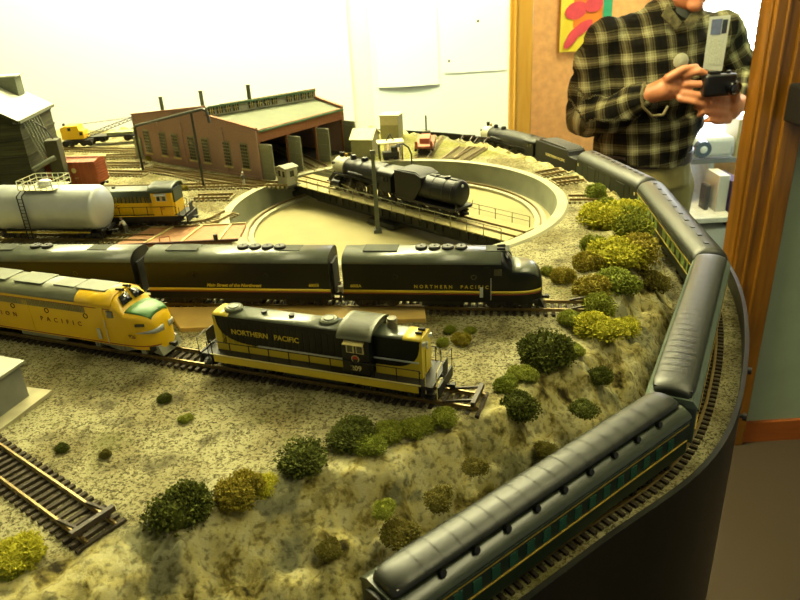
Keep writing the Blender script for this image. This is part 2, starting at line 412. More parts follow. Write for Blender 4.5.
atg = N.new('ShaderNodeAttribute'); atg.attribute_name = 'turf'; tf = N.new('ShaderNodeMath'); tf.operation = 'MULTIPLY'; Lk(atg.outputs['Fac'], tf.inputs[0]); Lk(ramp(n2.outputs['Fac'], [(.38, (.5, .5, .5, 1)), (.6, W)]), tf.inputs[1])
tc_ = ramp(n7.outputs['Fac'], [(.35, (112, 112, 40)), (.6, (164, 160, 76))]); lk_ = [l for l in nt.links if l.to_socket == bsdf.inputs['Base Color']][0]; nt.links.remove(lk_); Lk(mix(tf.outputs[0], col, tc_), bsdf.inputs['Base Color'])
nr_ = tex('ShaderNodeTexNoise', 55, 6); nr_.noise_type = 'RIDGED_MULTIFRACTAL'; mr_ = N.new('ShaderNodeMath'); mr_.operation = 'MULTIPLY'; Lk(nr_.outputs['Fac'], mr_.inputs[0]); Lk(rf, mr_.inputs[1])
br_ = N.new('ShaderNodeBump'); br_.inputs['Strength'].default_value = .9; br_.inputs['Distance'].default_value = .004; Lk(mr_.outputs[0], br_.inputs['Height'])
bp = N.new('ShaderNodeBump'); Lk(br_.outputs['Normal'], bp.inputs['Normal']); bp.inputs['Strength'].default_value = .8; bp.inputs['Distance'].default_value = .0016
hs = N.new('ShaderNodeMath'); hs.operation = 'ADD'; Lk(sep.outputs['Green'], hs.inputs[0]); Lk(n7.outputs['Fac'], hs.inputs[1])
Lk(hs.outputs[0], bp.inputs['Height']); Lk(bp.outputs['Normal'], bsdf.inputs['Normal'])
m_ground = m
table = thing('layout_table', 'curved model railroad table with rocky scenery and a glossy black edge', 'table', (0, 0, 0))
gr = bpy.data.objects.new('scenery_ground', me); C.objects.link(gr); gr.parent = table; gr.location = (0, 0, T); me.materials.append(m_ground)
# fascia: a bent hardboard band
m_fas = mat('black_fascia', (15, 16, 12), .35, scale=40, var=.15, coat=.0, spec=.25)
fo = offset(main, -.0335); top, bot = -.032, -.62; g = MB(); vs = []
for a, b in zip(fas, fo): vs += [(a.x, a.y, T+top), (b.x, b.y, T+top), (b.x, b.y, T+bot), (a.x, a.y, T+bot)]
n = len(fas); fs = []
for i in range(n-1):
    for k in range(4): fs.append((i*4+k, (i+1)*4+k, (i+1)*4+(k+1) % 4, i*4+(k+1) % 4))
fs += [(0, 1, 2, 3), ((n-1)*4+3, (n-1)*4+2, (n-1)*4+1, (n-1)*4)]
g.add(vs, fs).build('fascia', m_fas, table)
g = MB()
for k in (20, 62, 100, 140, 185, 225):
    p_ = main[min(k, len(main)-1)]; t_ = (main[min(k+1, len(main)-1)]-main[k-1]).normalized(); c = p_+Vector((-t_.y, t_.x))*.06
for (x, y) in ((-.9, .1), (-.9, 1.45), (.05, .45), (.22, 1.0), (-.3, 1.4)):
    MB().box((x, y, (T-.075)/2), (.07, .07, T-.075)).build('leg', mat('bench_wood', (150, 120, 70), .7, scale=30), table)
g = MB(); inn = offset(main, -.02)
vs = [(p_.x, p_.y, T-.075) for p_ in inn]+[(-1.12, 1.7, T-.075), (-1.12, -.2, T-.075)]; nn = len(vs)
g.add(vs+[(a, b, c+.018) for a, b, c in vs], [tuple(range(nn)), tuple(range(nn, 2*nn))]+[(i, (i+1) % nn, nn+(i+1) % nn, nn+i) for i in range(nn)])
g.build('tabletop', mat('plywood', (170, 140, 90), .7, scale=20), table, smooth=False)
# two dark knobs on the fascia rim
for (x, y, lab) in ((741, 377, 'small black knob on the table edge beside the fourth coach joint'), (729, 418, 'small black knob lower on the curved table edge')):
    q_ = at(x, y, -.06); k = int(np.argmin(np.hypot(fasA[:, 0]-q_[0], fasA[:, 1]-q_[1]))); t_ = (fas[k+1]-fas[k-1]).normalized(); nn_ = Vector((t_.y, -t_.x, 0))
    b = Vector((fo[k].x, fo[k].y, T-.055))
    tag(MB().cyl(b, b+nn_*.003, .0016, n=10).cyl(b+nn_*.002, b+nn_*.005, .0032, n=14).build('fascia_knob', mat('black_plastic', (22, 22, 20), .5)), lab, 'knob')
# ================================================================ turntable pit
pit = thing('turntable_pit', 'round pale concrete turntable pit sunk into the yard', 'turntable', (TC[0], TC[1], T))
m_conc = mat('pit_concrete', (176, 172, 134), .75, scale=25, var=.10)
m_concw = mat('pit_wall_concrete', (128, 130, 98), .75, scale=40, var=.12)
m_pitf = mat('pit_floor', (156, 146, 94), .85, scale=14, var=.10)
m_rust = mat('rail_steel', (132, 112, 68), .42, metal=.5, scale=200)
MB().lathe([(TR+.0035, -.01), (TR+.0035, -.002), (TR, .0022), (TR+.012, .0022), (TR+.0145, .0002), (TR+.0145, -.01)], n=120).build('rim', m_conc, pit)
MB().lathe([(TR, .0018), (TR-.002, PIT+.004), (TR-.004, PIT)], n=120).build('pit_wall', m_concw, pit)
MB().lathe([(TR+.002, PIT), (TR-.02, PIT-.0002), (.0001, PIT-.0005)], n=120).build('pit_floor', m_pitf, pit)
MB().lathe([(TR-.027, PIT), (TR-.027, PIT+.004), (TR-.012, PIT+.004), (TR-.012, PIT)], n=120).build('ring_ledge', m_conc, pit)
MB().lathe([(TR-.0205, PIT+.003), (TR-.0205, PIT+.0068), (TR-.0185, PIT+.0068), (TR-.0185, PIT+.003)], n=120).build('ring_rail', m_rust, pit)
# ================================================================ tracks
m_tie = mat('tie_wood', (62, 50, 30), .85, scale=500, var=.3)
m_rail = mat('rail_side', (150, 128, 76), .35, metal=.55, scale=300)
m_tie2 = mat('tie_wood_pale', (140, 128, 84), .85, scale=500, var=.3)
def track(P, z, label, tie_each=False, mt=None, group=None, spacing=.0066, tlen=.030, ends=None):
    P = [Vector(p) for p in P]; P = resample(P, .008) if len(P) == 2 else P
    root = thing('track', label, 'track', (P[0].x, P[0].y, T+z), 0, group); o = P[0]; P = [p-o for p in P]
    for s_ in (-1, 1):
        for w_, z0, z1 in ((.0022, .0022, .0030), (.0009, .0030, .0042), (.0013, .0042, .0049)):
            pass
        L = offset(P, s_*.0086); vs = []
        prof = [(-.0012, .0022), (-.0012, .0028), (-.0004, .0031), (-.0004, .0040), (-.0007, .0043), (-.0007, .0049), (.0007, .0049), (.0007, .0043), (.0004, .0040), (.0004, .0031), (.0012, .0028), (.0012, .0022)]
        k = len(prof)
        for i, p in enumerate(L):
            t = (L[min(i+1, len(L)-1)]-L[max(i-1, 0)]).normalized(); nn = Vector((-t.y, t.x))
            for a, b in prof: vs.append((p.x+nn.x*a, p.y+nn.y*a, b))
        fs = [(i*k+j, (i+1)*k+j, (i+1)*k+(j+1) % k, i*k+(j+1) % k) for i in range(len(L)-1) for j in range(k)]+[tuple(range(k)), tuple(range((len(L)-1)*k, len(L)*k))]
        MB().add(vs, fs).build('rail', m_rail, root, smooth=False)
    Q = resample(P, spacing); g = MB(); mt = mt or m_tie; proto = None
    for i, p in enumerate(Q):
        t = (Q[min(i+1, len(Q)-1)]-Q[max(i-1, 0)]); a = math.atan2(t.y, t.x)+random.uniform(-.02, .02)
        if tie_each and i < 100:
            if proto is None:
                proto = MB().box((0, 0, 0), (.0027, tlen, .0026)).build('tie', mt, root, smooth=False); c = proto
            else:
                c = proto.copy(); C.objects.link(c); c.parent = root
            c.location = (p.x, p.y, .0010); c.rotation_euler = (0, 0, a)
        else: g.box((p.x, p.y, .0010), (.0027, tlen, .0026), rz=a)
    if g.v:
        o2 = g.build('sleeper_row', mt, root, smooth=False)
        if tie_each: o2['kind'] = 'stuff'
    return root
def bumper(x, y, z, rz, label, group=None, s=1.):
    t = thing('bumper_stop', label, 'track stop', (x, y, T+z), rz, group); m = mat('bumper_brown', (64, 50, 34), .6, scale=300)
    MB().box((0, 0, .009*s), (.003, .026*s, .0035*s)).build('cross_beam', m, t)
    for k in (-1, 1):
        MB().bar((0, k*.0086*s, .010*s), (-.022*s, k*.0086*s, .005), .0016).build('brace', m, t)
        MB().bar((0, k*.0086*s, .0049), (0, k*.0086*s, .010*s), .0018).build('post', m, t)
    return t
mainT = track([(p.x, p.y) for p in main], ZM-.0002, 'curved main line track on the low roadbed inside the black table edge', True)
sA, sB = Vector(at(0, 464)), Vector(at(102, 537)); d_ = (sB-sA).normalized()
track([sA-d_*.035, sB], 0, 'short siding track ending at a stop, lower left on the gravel', True)
bumper(sB.x-.004, sB.y+.003, 0, math.atan2(d_.y, d_.x), 'brown track stop closing the lower left siding')
gA, gB = Vector((-.187, .499)), Vector((.052, .403)); gd = (gB-gA).normalized(); g0 = gA-gd*.36
track([g0, gB], 0, 'track under the yellow streamliner and black road switcher', True)
bumper(gB.x-.003, gB.y+.001, 0, math.atan2(gd.y, gd.x), 'dark track stop right in front of the black road switcher')
fA, fB = Vector((-.058, .581)), Vector((.105, .555)); fd = (Vector((.1005, .5515))-Vector((-.229, .6075))).normalized()
F0 = Vector((-.0505, .5768))
track([F0-fd*.56, F0+fd*.225], 0, 'track under the black diesels with the yellow stripe', True)
bp_ = F0+fd*.222; bumper(bp_.x, bp_.y, 0, math.atan2(fd.y, fd.x), 'track stop beyond the nose of the black streamlined diesel')
# ================================================================ rolling stock helpers
m_blk = mat('black_metal', (15, 16, 12), .42, scale=400, spec=.35)
m_und = mat('underframe_black', (26, 24, 19), .6, scale=500, var=.2)
m_whl = mat('wheel_steel', (70, 62, 46), .4, metal=.6, scale=300)
m_yel = mat('rail_yellow', (222, 196, 48), .38, scale=60, var=.04)
m_armour = mat('armour_yellow', (248, 200, 16), .35, scale=60, var=.03)
m_npblk = mat('engine_black', (9, 11, 8), .4, scale=60, spec=.3, coat=.05)
m_grnblk = mat('engine_dark_green', (27, 33, 22), .32, scale=60, coat=.3)
m_roofg = mat('roof_grey', (92, 98, 80), .33, scale=80, coat=.2)
m_roofd = mat('roof_dark_grey', (58, 62, 50), .4, scale=80)
m_gls = mat('dark_window', (14, 18, 16), .12, scale=30, spec=.7)
m_red = mat('stripe_red', (150, 44, 18), .5, scale=60)
m_cream = mat('lettering_cream', (222, 206, 130), .5, scale=60)
m_silver = mat('silver_paint', (208, 214, 212), .38, metal=.4, scale=60, var=.05)
def truck(parent, x, axles=2, wb=.0285, m=None, wr=.0056, hw=.0125):
    m = m or m_und; g = MB(); L = wb/2+.0065
    for s in (-1, 1):
        y = s*hw
        g.prism([(x-L, .0070), (x-L+.003, .0092), (x-wb*.2, .0086), (x+wb*.2, .0086), (x+L-.003, .0092), (x+L, .0070), (x+wb*.28, .0048), (x+wb*.12, .0028), (x-wb*.12, .0028), (x-wb*.28, .0048)], y-.0009, y+.0009)
        for k in range(axles):
            a = x-wb/2+wb*k/(axles-1); g.box((a, y+s*.0012, .0056), (.0046, .0022, .0044)); g.cyl((a, y+s*.002, .0056), (a, y+s*.0031, .0056), .0013, n=8)
        for k in (-1, 0, 1): g.cyl((x+k*.0028, y+s*.0012, .0036), (x+k*.0028, y+s*.0012, .0076), .0011, n=8)
    g.box((x, 0, .0080), (.006, hw*2, .0022)); t = g.build('truck', m, parent)
    for k in range(axles):
        a = x-wb/2+wb*k/(axles-1); w = MB().cyl((a, -hw, .0056), (a, hw, .0056), .0009, n=8)
        for s in (-1, 1): w.lathe([(.0001, s*.0098), (wr*.6, s*.0094), (wr*.8, s*.0099), (wr, s*.0098), (wr, s*.0078), (wr+.0007, s*.0076), (wr+.0007, s*.0070), (.0001, s*.0070)], c=(a, 0, wr), axis='Y', n=18)
        w.build('wheelset', m_whl, t)
    return t
def coupler(parent, x, s):
    g = MB().box((x+s*.002, 0, .0075), (.006, .0022, .002)).box((x+s*.0058, .0006, .0075), (.0028, .004, .003)).box((x+s*.0072, -.0009, .0075), (.0012, .0012, .003))
    return g.build('coupler', m_und, parent)
def section(w, zb, zs, zt, n=10, p=2.3):
    """half-profile points, from bottom right over the roof to bottom left"""
    out = [(w, zb), (w, zb+(zs-zb)*.25), (w, zb+(zs-zb)*.5), (w, zb+(zs-zb)*.75), (w, zs)]
    for i in range(1, 2*n):
        a = PI*i/(2*n); c, s = math.cos(a), math.sin(a)
        out.append((w*math.copysign(abs(c)**(2/p), c), zs+(zt-zs)*abs(s)**(2/p)))
    return out+[(-a, b) for a, b in reversed(out[:5])]
def loft(secs, xs_, k0=0, k1=None, off=0., cap=True):
    k1 = len(secs[0]) if k1 is None else k1; vs = []; n = k1-k0
    for S, x in zip(secs, xs_):
        for k in range(k0, k1):
            a = S[max(k-1, 0)]; b = S[min(k+1, len(S)-1)]; d = Vector((b[0]-a[0], b[1]-a[1])); d = d.normalized() if d.length > 1e-9 else Vector((0, 1))
            nrm = Vector((d.y, -d.x)); vs.append((x, S[k][0]+nrm.x*off, S[k][1]+nrm.y*off))
    fs = [(i*n+j, i*n+j+1, (i+1)*n+j+1, (i+1)*n+j) for i in range(len(secs)-1) for j in range(n-1)]
    full = k0 == 0 and k1 == len(secs[0])
    if full: fs += [(i*n+n-1, i*n, (i+1)*n, (i+1)*n+n-1) for i in range(len(secs)-1)]
    if cap and full: fs += [tuple(range(n)), tuple(range((len(secs)-1)*n, len(secs)*n))]
    return MB().add(vs, fs)
def stripe(prof, z0, z1, off=.0004, th=.0003, sides=(-1, 1), round_front=True):
    """prof: list of (x, halfwidth at that height); a thin band following the body side"""
    g = MB(); pts = [(x, -(w+off)) for x, w in prof]
    if round_front and len(sides) == 2:
        loop = pts+[(x, w+off) for x, w in reversed(prof)]; k = len(loop); vs = []
        for (x, y) in loop: vs += [(x, y, z0), (x, y, z1)]
        fs = [(2*i, 2*i+2, 2*i+3, 2*i+1) for i in range(k-1)]
        return g.add(vs, fs)
    for s in sides:
        vs = []
        for x, w in prof: vs += [(x, s*(w+off), z0), (x, s*(w+off), z1)]
        g.add(vs, [(2*i, 2*i+2, 2*i+3, 2*i+1) for i in range(len(prof)-1)])
    return g
HWB = .0176
def streamliner(name, label, cat, loc, rz, L, has_nose, body, roof, scheme, group=None, text1='', num='', axles=2, wb=.0285, script=''):
    t = thing(name, label, cat, loc, rz, group)
    zb, zs, zt = .0095, .0415, .0515; x0 = -L/2+.003; x1 = L/2-.003
    # plain part of the shell
    if has_nose:
        X = [x0, x1-.034]; S = [section(HWB, zb, zs, zt)]*2
        nose = [(x1-.034, HWB, zs, zt), (x1-.0325, HWB, zs-.0005, zt-.0004), (x1-.026, HWB*.985, .0375, .0415), (x1-.0245, HWB*.98, .0345, .0402), (x1-.018, HWB*.95, .0335, .0400), (x1-.012, HWB*.88, .0325, .0394), (x1-.0065, HWB*.76, .0305, .0375), (x1-.0025, HWB*.6, .027, .0335), (x1-.0005, HWB*.45, .0225, .0285), (x1+.0005, HWB*.30, .018, .022)]
    else: X = [x0, x1]; S = [section(HWB, zb, zs, zt)]*2; nose = []
    b = loft(S, X).build('body', body, t)
    r = loft([section(HWB, zb, zs, zt)]*2, [x0+.0003, (x1-(.034 if has_nose else 0)-.0003)], 5, 24, .0004).build('roof', roof, t)
    so = r.modifiers.new('solid', 'SOLIDIFY'); so.thickness = .0004
    prof = [(x0, HWB)]+([(x, w) for x, w, a_, b_ in nose[:-1]] if nose else [(x1, HWB)])
    if nose:
        loft([section(w, zb-.0004*i*(i > 3), a_, b_, p=2.3) for i, (x, w, a_, b_) in enumerate(nose)], [q_[0] for q_ in nose]).build('nose', body, t)
        # windshield panes, side windows, headlight
        for s in (-1, 1):
            g = MB(); n_ = Matrix.Rotation(math.radians(-50), 3, 'Y')
            pts = [(x1-.0315, s*.0015, .0502), (x1-.0318, s*.0105, .0482), (x1-.0266, s*.0128, .0424), (x1-.0262, s*.0015, .0432)]
            g.add([(a+.0006, b_, c+.0008) for a, b_, c in pts], [(0, 1, 2, 3)]); wnd = g.build('windshield', m_gls, t); so = wnd.modifiers.new('s', 'SOLIDIFY'); so.thickness = .0004
            g = MB().prism([(x1-.040, .0340), (x1-.0335, .0340), (x1-.0335, .0400), (x1-.040, .0400)], s*(HWB+.0002)-.0003, s*(HWB+.0002)+.0003); g.build('cab_window', m_gls, t)
            MB().box((x1-.046, s*(HWB+.0002), .0265), (.0062, .0006, .030)).box((x1-.046, s*(HWB+.0004), .038), (.0042, .0006, .005)).build('cab_door', body, t)
            MB().box((x1-.0505, s*(HWB+.0016), .019), (.0028, .0009, .009)).bar((x1-.0425, s*(HWB+.0016), .012), (x1-.0425, s*(HWB+.0016), .032), .0005).build('grab_iron', m_silver, t)
        MB().lathe([(.0001, .0022), (.0022, .0018), (.0026, 0), (.0026, -.004)], c=(x1-.0068, 0, .0352), axis='X', n=16).build('headlight', scheme.get('lamp', m_gls), t)
        MB().prism([(x1-.006, .0040), (x1+.0025, .0022), (x1-.001, .0100), (x1-.006, .0102)], -.012, .012).build('pilot', scheme['pilot'], t)
    # bands
    for (za, zb_, mm) in scheme['bands']:
        g = stripe(prof if za < .03 else [(x0, HWB), (x1-.036, HWB)], za, zb_, round_front=za < .03); o = g.build('stripe', mm, t); so = o.modifiers.new('s', 'SOLIDIFY'); so.thickness = .0003
    # roof kit
    g = MB(); fan = MB()
    for x in scheme['fans']: 
        fan = MB().lathe([(.0052, .0005), (.0054, .0022), (.0046, .0030), (.0001, .0030)], c=(L*x, 0, zt-.0004), n=20).lathe([(.0008, .003), (.0008, .0036), (.0001, .0036)], c=(L*x, 0, zt-.0004), n=8); fan.build('roof_fan', scheme.get('fanm', m_und), t)
    for x, w_, d_, h_ in scheme['hatches']: MB().box((L*x, 0, zt+h_/2-.0002), (w_, d_, h_)).build('roof_hatch', scheme.get('hatchm', mat('hatch_grey', (66, 70, 54), .7, scale=80, spec=.2)), t, bevel=.0003)
    if has_nose:
        for s in (-1, 1): MB().cyl((x1-.038, s*.004, zt+.0012), (x1-.031, s*.004, zt+.0012), .0007, .0014, n=10).box((x1-.037, s*.004, zt), (.001, .001, .0022)).build('horn', m_und, t)
    # side details
    for x in scheme['ports']:
        for s in (-1, 1): MB().lathe([(.0001, .0004), (.0017, .0004), (.0017, -.0004), (.0023, -.0004), (.0023, .0006), (.0017, .0006)], c=(L*x, s*HWB, .0325), axis='Y', n=18).build('porthole', m_gls, t)
    gr_ = scheme.get('grille')
    if gr_:
        for s in (-1, 1):
            g = MB(); x = x0+.012
            while x < x1-.062: g.box((x, s*(HWB+.0002), .0382), (.0011, .0006, .0058)); x += .0018
            g.build('side_grille', gr_, t)
    for x in scheme.get('doors', ()):
        for s in (-1, 1): MB().box((L*x, s*(HWB+.0001), .0255), (.0065, .0006, .028)).build('side_door', body, t)
    # texts on both sides
    for s in (-1, 1):
        rot = (PI/2, 0, 0) if s == -1 else (PI/2, 0, PI)
        y = s*(HWB+.0005)
        if text1: text('lettering', text1, scheme['tsize'], scheme['tmat'], t, (L*scheme['tx'], y, scheme['tz']), rot, spacing=scheme.get('tsp', 1.4), bold=.00004)
        if num: text('road_number', num, scheme.get('nsize', .0036), scheme['tmat'], t, (L*scheme['nx'], y, scheme['nz']), rot, bold=.00008)
        if script: text('slogan', script, .0042, m_yel, t, (L*scheme['sx'], y, .0225), rot, shear=.35, bold=.00012)
    # skirt, tanks, trucks
    MB().box((0, 0, .0085), (L-.012, .028, .003)).build('underframe', m_und, t)
    MB().box((0, 0, .0066), (L*.2, .027, .0075)).build('fuel_tank', scheme.get('tankm', m_und), t, bevel=.001)
    for s in (-1, 1): truck(t, s*(L/2-.030 if axles == 2 else L/2-.040), axles, wb, scheme.get('truckm'))
    coupler(t, x0, -1); coupler(t, x1 if not has_nose else x1-.001, 1)
    MB().box((x0-.0008, 0, .026), (.0022, .020, .030)).build('diaphragm', m_und, t)
    if not has_nose: MB().box((x1+.0008, 0, .026), (.0022, .020, .030)).build('diaphragm', m_und, t)
    return t
np_s = dict(bands=[(.0172, .0196, m_yel), (.0160, .0168, m_red), ], fans=(-.10, -.035, .03, .095), hatches=[(-.3, .03, .016, .0008), (.27, .02, .014, .0006)], ports=(-.22, .16),
            tmat=m_yel, tsize=.0042, tx=.05, tz=.0232, nx=-.42, nz=.0232, pilot=m_npblk, doors=(), sx=-.02, tsp=1.7)
fz = math.atan2(fd.y, fd.x)
def floc(d): q_ = F0+fd*d; return (q_.x, q_.y, T+.005)
UL = .176
streamliner('diesel_locomotive', 'black streamlined diesel with rounded nose, yellow stripe and road number 6005A', 'locomotive', floc(.0900), fz, UL, True, m_npblk, m_roofg, np_s, 'black diesels with the yellow stripe', 'NORTHERN  PACIFIC', '6005A')
s2 = dict(np_s); s2['nx'] = .40; s2['fans'] = (.02, .085, .15, .215); s2['sx'] = -.02
streamliner('diesel_booster', 'black cabless diesel unit with yellow slogan, coupled behind the nosed diesel', 'locomotive', floc(-.0918), fz, UL, False, m_npblk, m_roofg, s2, 'black diesels with the yellow stripe', '', '6005B', script='Main Street of the Northwest')
s3 = dict(np_s); s3['fans'] = (-.1, -.035); s3['nx'] = -.4
streamliner('diesel_booster', 'black diesel unit with grey roof, last of the three and cut by the left edge', 'locomotive', floc(-.2745), fz, UL, False, m_npblk, m_roofg, s3, 'black diesels with the yellow stripe', '', '6005C')
F_A = [o for o in bpy.data.objects if o.get('label', '').startswith('black streamlined diesel with rounded nose')][0]; x1 = UL/2-.003
nose = [(x1-.0255, HWB*.98, .0345, .0402), (x1-.018, HWB*.95, .0335, .0400), (x1-.012, HWB*.88, .0325, .0394), (x1-.0065, HWB*.76, .0305, .0375), (x1-.0030, HWB*.62, .0275, .0342)]
o = loft([section(w, .0095, a_, b_) for x, w, a_, b_ in nose], [n_[0] for n_ in nose], 6, 23, .0005, cap=False).build('grey_nose_panel', m_roofg, F_A); so = o.modifiers.new('s', 'SOLIDIFY'); so.thickness = .0004
# yellow streamliner
up_roof = mat('harbour_grey', (120, 124, 96), .45, scale=60); m_upred = mat('dark_red_lettering', (120, 62, 10), .5, scale=60)
m_lgrey = mat('light_grey_paint', (146, 146, 122), .5, scale=80)
up_s = dict(bands=[(.0105, .0112, m_red), (.0408, .0413, m_red)], fans=(), hatches=[(.245, .03, .018, .0012), (.13, .022, .016, .0008), (-.02, .03, .02, .001), (-.18, .03, .02, .001), (-.34, .03, .02, .001)], ports=(-.36, -.22, -.08, .07, .235), hatchm=mat('roof_hatch_grey', (104, 110, 84), .5, scale=60),
            tmat=m_upred, tsize=.0056, tx=.0, tz=.0245, nx=.41, nz=.0195, nsize=.0044, pilot=m_lgrey, doors=(-.02,), tsp=2.4, grille=mat('grille_grey', (150, 142, 84), .5, scale=200), tankm=m_lgrey, truckm=m_lgrey, lamp=mat('lamp_green', (60, 90, 50), .3))
EL = .246; gz = math.atan2(gd.y, gd.x)
e9 = Vector((-.186, .4995))-gd*(EL/2-.002)
E9 = streamliner('diesel_locomotive', 'yellow streamlined passenger diesel with grey roof and green nose top, number 926', 'locomotive', (e9.x, e9.y, T+.005), gz, EL, True, m_armour, up_roof, up_s, None, 'UNION    PACIFIC', '926', axles=3, wb=.046)
x1 = EL/2-.003
nose = [(x1-.0255, HWB*.98, .0345, .0402), (x1-.018, HWB*.95, .0335, .0400), (x1-.012, HWB*.88, .0325, .0394), (x1-.0065, HWB*.76, .0305, .0375), (x1-.0040, HWB*.67, .0285, .0352)]
o = loft([section(w, .0095, a_, b_) for x, w, a_, b_ in nose], [n_[0] for n_ in nose], 8, 21, .0005, cap=False).build('green_nose_panel', mat('nose_green', (74, 128, 62), .5, scale=80), E9)
so = o.modifiers.new('s', 'SOLIDIFY'); so.thickness = .0004
roofy = loft([section(HWB, .0095, .0415, .0515)]*2, [x1-.070, x1-.034], 5, 24, .0009, cap=False).build('yellow_cab_roof', m_armour, E9); so = roofy.modifiers.new('s', 'SOLIDIFY'); so.thickness = .0005
for s in (-1, 1):
    MB().box((x1-.0113, s*(HWB*.89+.0002), .0295), (.0075, .0008, .0022), rz=-s*.35).build('number_board', m_gls, E9)
    g = MB(); a0 = [(x1-.016, HWB*.935), (x1-.011, HWB*.865), (x1-.006, HWB*.75), (x1-.0025, HWB*.62), (x1-.0006, HWB*.42), (x1+.0003, .002)]
    vs = []
    for i, (x, w) in enumerate(a0): vs += [(x+.0006, s*(w+.0009), .0225-.00025*i), (x+.0006, s*(w+.0009), .0228+.0008*i)]
    o = g.add(vs, [(2*i, 2*i+2, 2*i+3, 2*i+1) for i in range(len(a0)-1)]).build('nose_wing', m_silver, E9); so = o.modifiers.new('s', 'SOLIDIFY'); so.thickness = .0004
# ================================================================ road switchers
def road_switcher(label, loc, rz, L, black, group=None):
    t = thing('road_switcher', label, 'locomotive', loc, rz, group)
    hoodm, endm, deckm, roofm = (m_npblk, m_yel, m_yel, m_roofd) if black else (m_armour, m_armour, m_und, m_grnblk)
    roofm = m_roofg if black else mat('up_roof_dark', (64, 74, 50), .45, scale=60)
    DK = .0150; HW = .0088 if black else .0122; HT = .0455; x0, x1 = -L/2+.007, L/2-.007; cx0, cx1 = (L*.13, L*.13+.021) if black else (L*.245, L*.245+.026)
    # deck and sills
    MB().box((0, 0, DK-.0008), (L-.014, .036, .0016)).build('walkway', m_und if black else m_und, t)
    for s in (-1, 1):
        MB().box((0, s*.0178, DK-.0034), (L-.034, .0008, .0052)).build('side_sill', m_yel if black else m_und, t)
        MB().box((0, s*.0183, DK+.0002), (L-.030, .0006, .0009)).build('sill_edge', m_cream if black else m_armour, t)
    # hood: long hood from x0+.008 to cab, short hood beyond; rounded roof shoulders
    def hood(a, b, name, mm): return loft([section(HW, DK, HT-.0028, HT, p=3.2)]*2, [a, b]).build(name, mm, t, bevel=.0005)
    hood(x0+.009, cx0, 'long_hood', hoodm); hood(cx1, x1-.010, 'short_hood', hoodm)
    for a, b in ((x0+.009, cx0), (cx1, x1-.010)):
        o = loft([section(HW, DK, HT-.0028, HT, p=3.2)]*2, [a+.0004, b-.0004], 5, 24, .0004).build('hood_roof', roofm, t); so = o.modifiers.new('s', 'SOLIDIFY'); so.thickness = .0004
    if black:
        # yellow end caps that sweep down and back along the hood side
        for a, s_ in ((x0+.009, 1), (x1-.010, -1)):
            for s in (-1, 1):
                P = [(a, HT-.003)]; n = 12; W_ = .034 if s_ == 1 else .022
                for i in range(n+1):
                    u = i/n; P.append((a+s_*(.0012+W_*(u**2.2)), (HT-.003)-(HT-.003-DK-.0070)*math.sin(u*PI/2)**.9))
                P += [(a+s_*(.060 if s_ == 1 else .034), DK+.0070), (a+s_*(.060 if s_ == 1 else .034), DK), (a, DK)]
                MB().prism(P, s*(HW+.0001)-.0003, s*(HW+.0001)+.0003).build('yellow_side_panel', m_yel, t, smooth=False)
            e = MB().prism([(y, z) for y, z in section(HW+.0005, DK, HT-.0026, HT+.0004, p=3.2)], a-.0006, a+.0004, 'X'); e.build('yellow_hood_end', m_yel, t)
            o = loft([section(HW, DK, HT-.0028, HT, p=3.2)]*2, [a, a+s_*.013], 5, 24, .0007).build('yellow_end_cap', m_yel, t); so = o.modifiers.new('s', 'SOLIDIFY'); so.thickness = .0005
            MB().lathe([(.0001, .0012), (.0013, .001), (.0015, 0), (.0015, -.001)], c=(a-s_*.0008, 0, .0385), axis='X', n=12).lathe([(.0001, .0012), (.0013, .001), (.0015, 0), (.0015, -.001)], c=(a-s_*.0008, 0, .0352), axis='X', n=12).build('headlight', m_silver, t)
            for s in (-1, 1):
                MB().box((a-s_*.0002, s*.0062, .0412), (.0022, .0046, .0024), rz=s*s_*.5).build('number_board', m_silver, t)
            MB().box((a-s_*.0009, .0, .026), (.0004, .0065, .018)).build('end_door', m_yel, t)
        x = x0+.075
        for s in (-1, 1):
            MB().box(((x0+.010+cx0)/2+.028, s*(HW+.0002), DK+.0035), (cx0-x0-.064, .0005, .0068)).build('yellow_side_panel', m_yel, t)
            MB().box(((x0+.044+cx0)/2, s*(HW+.0007), DK+.0074), (cx0-x0-.046, .0010, .0010)).build('side_rail', m_silver, t)
            MB().box(((cx1+x1-.012)/2, s*(HW+.0010), DK+.0125), (x1-.012-cx1, .0008, .0010)).build('side_rail', m_silver, t)
    # hood doors: rows of raised panels
    for s in (-1, 1):
        g = MB(); x = x0+.016
        while x < cx0-.004: g.box((x, s*(HW+.0001), .0305 if black else .028), (.0042, .0006, .0200)); x += .0050
        if black: g.build('hood_doors', hoodm, t, bevel=.0002)
        else: g.build('hood_doors', m_armour, t, bevel=.0002)
        g = MB(); 
        for k in range(5): g.box((x0+.020+k*.0035, s*(HW+.0006), .0345 if black else .034), (.0028, .0006, .0085))
        if black: g.build('radiator_louvers', m_npblk, t)
    if not black:
        for a, b in ((x0+.0088, cx0), (cx1, x1-.0098)):
            MB().prism([(y, z) for y, z in section(HW+.0004, .0300, HT-.0026, HT+.0003, p=3.2)], a, b, 'X').build('dark_upper_hood', roofm, t)
    # cab
    cm = m_npblk if black else m_armour; cy = .0168
    MB().box(((cx0+cx1)/2, 0, (DK+.0442)/2), (cx1-cx0, cy*2, .0442-DK)).build('cab', cm, t, bevel=.0006)
    ar = [(cy+.0018, .0440)]+[((cy+.0018)*math.cos(a), .0440+.0082*math.sin(a)) for a in [PI*k/14 for k in range(1, 14)]]+[(-cy-.0018, .0440)]
    ar2 = [(a*.95, b-.0008) for a, b in reversed(ar)]
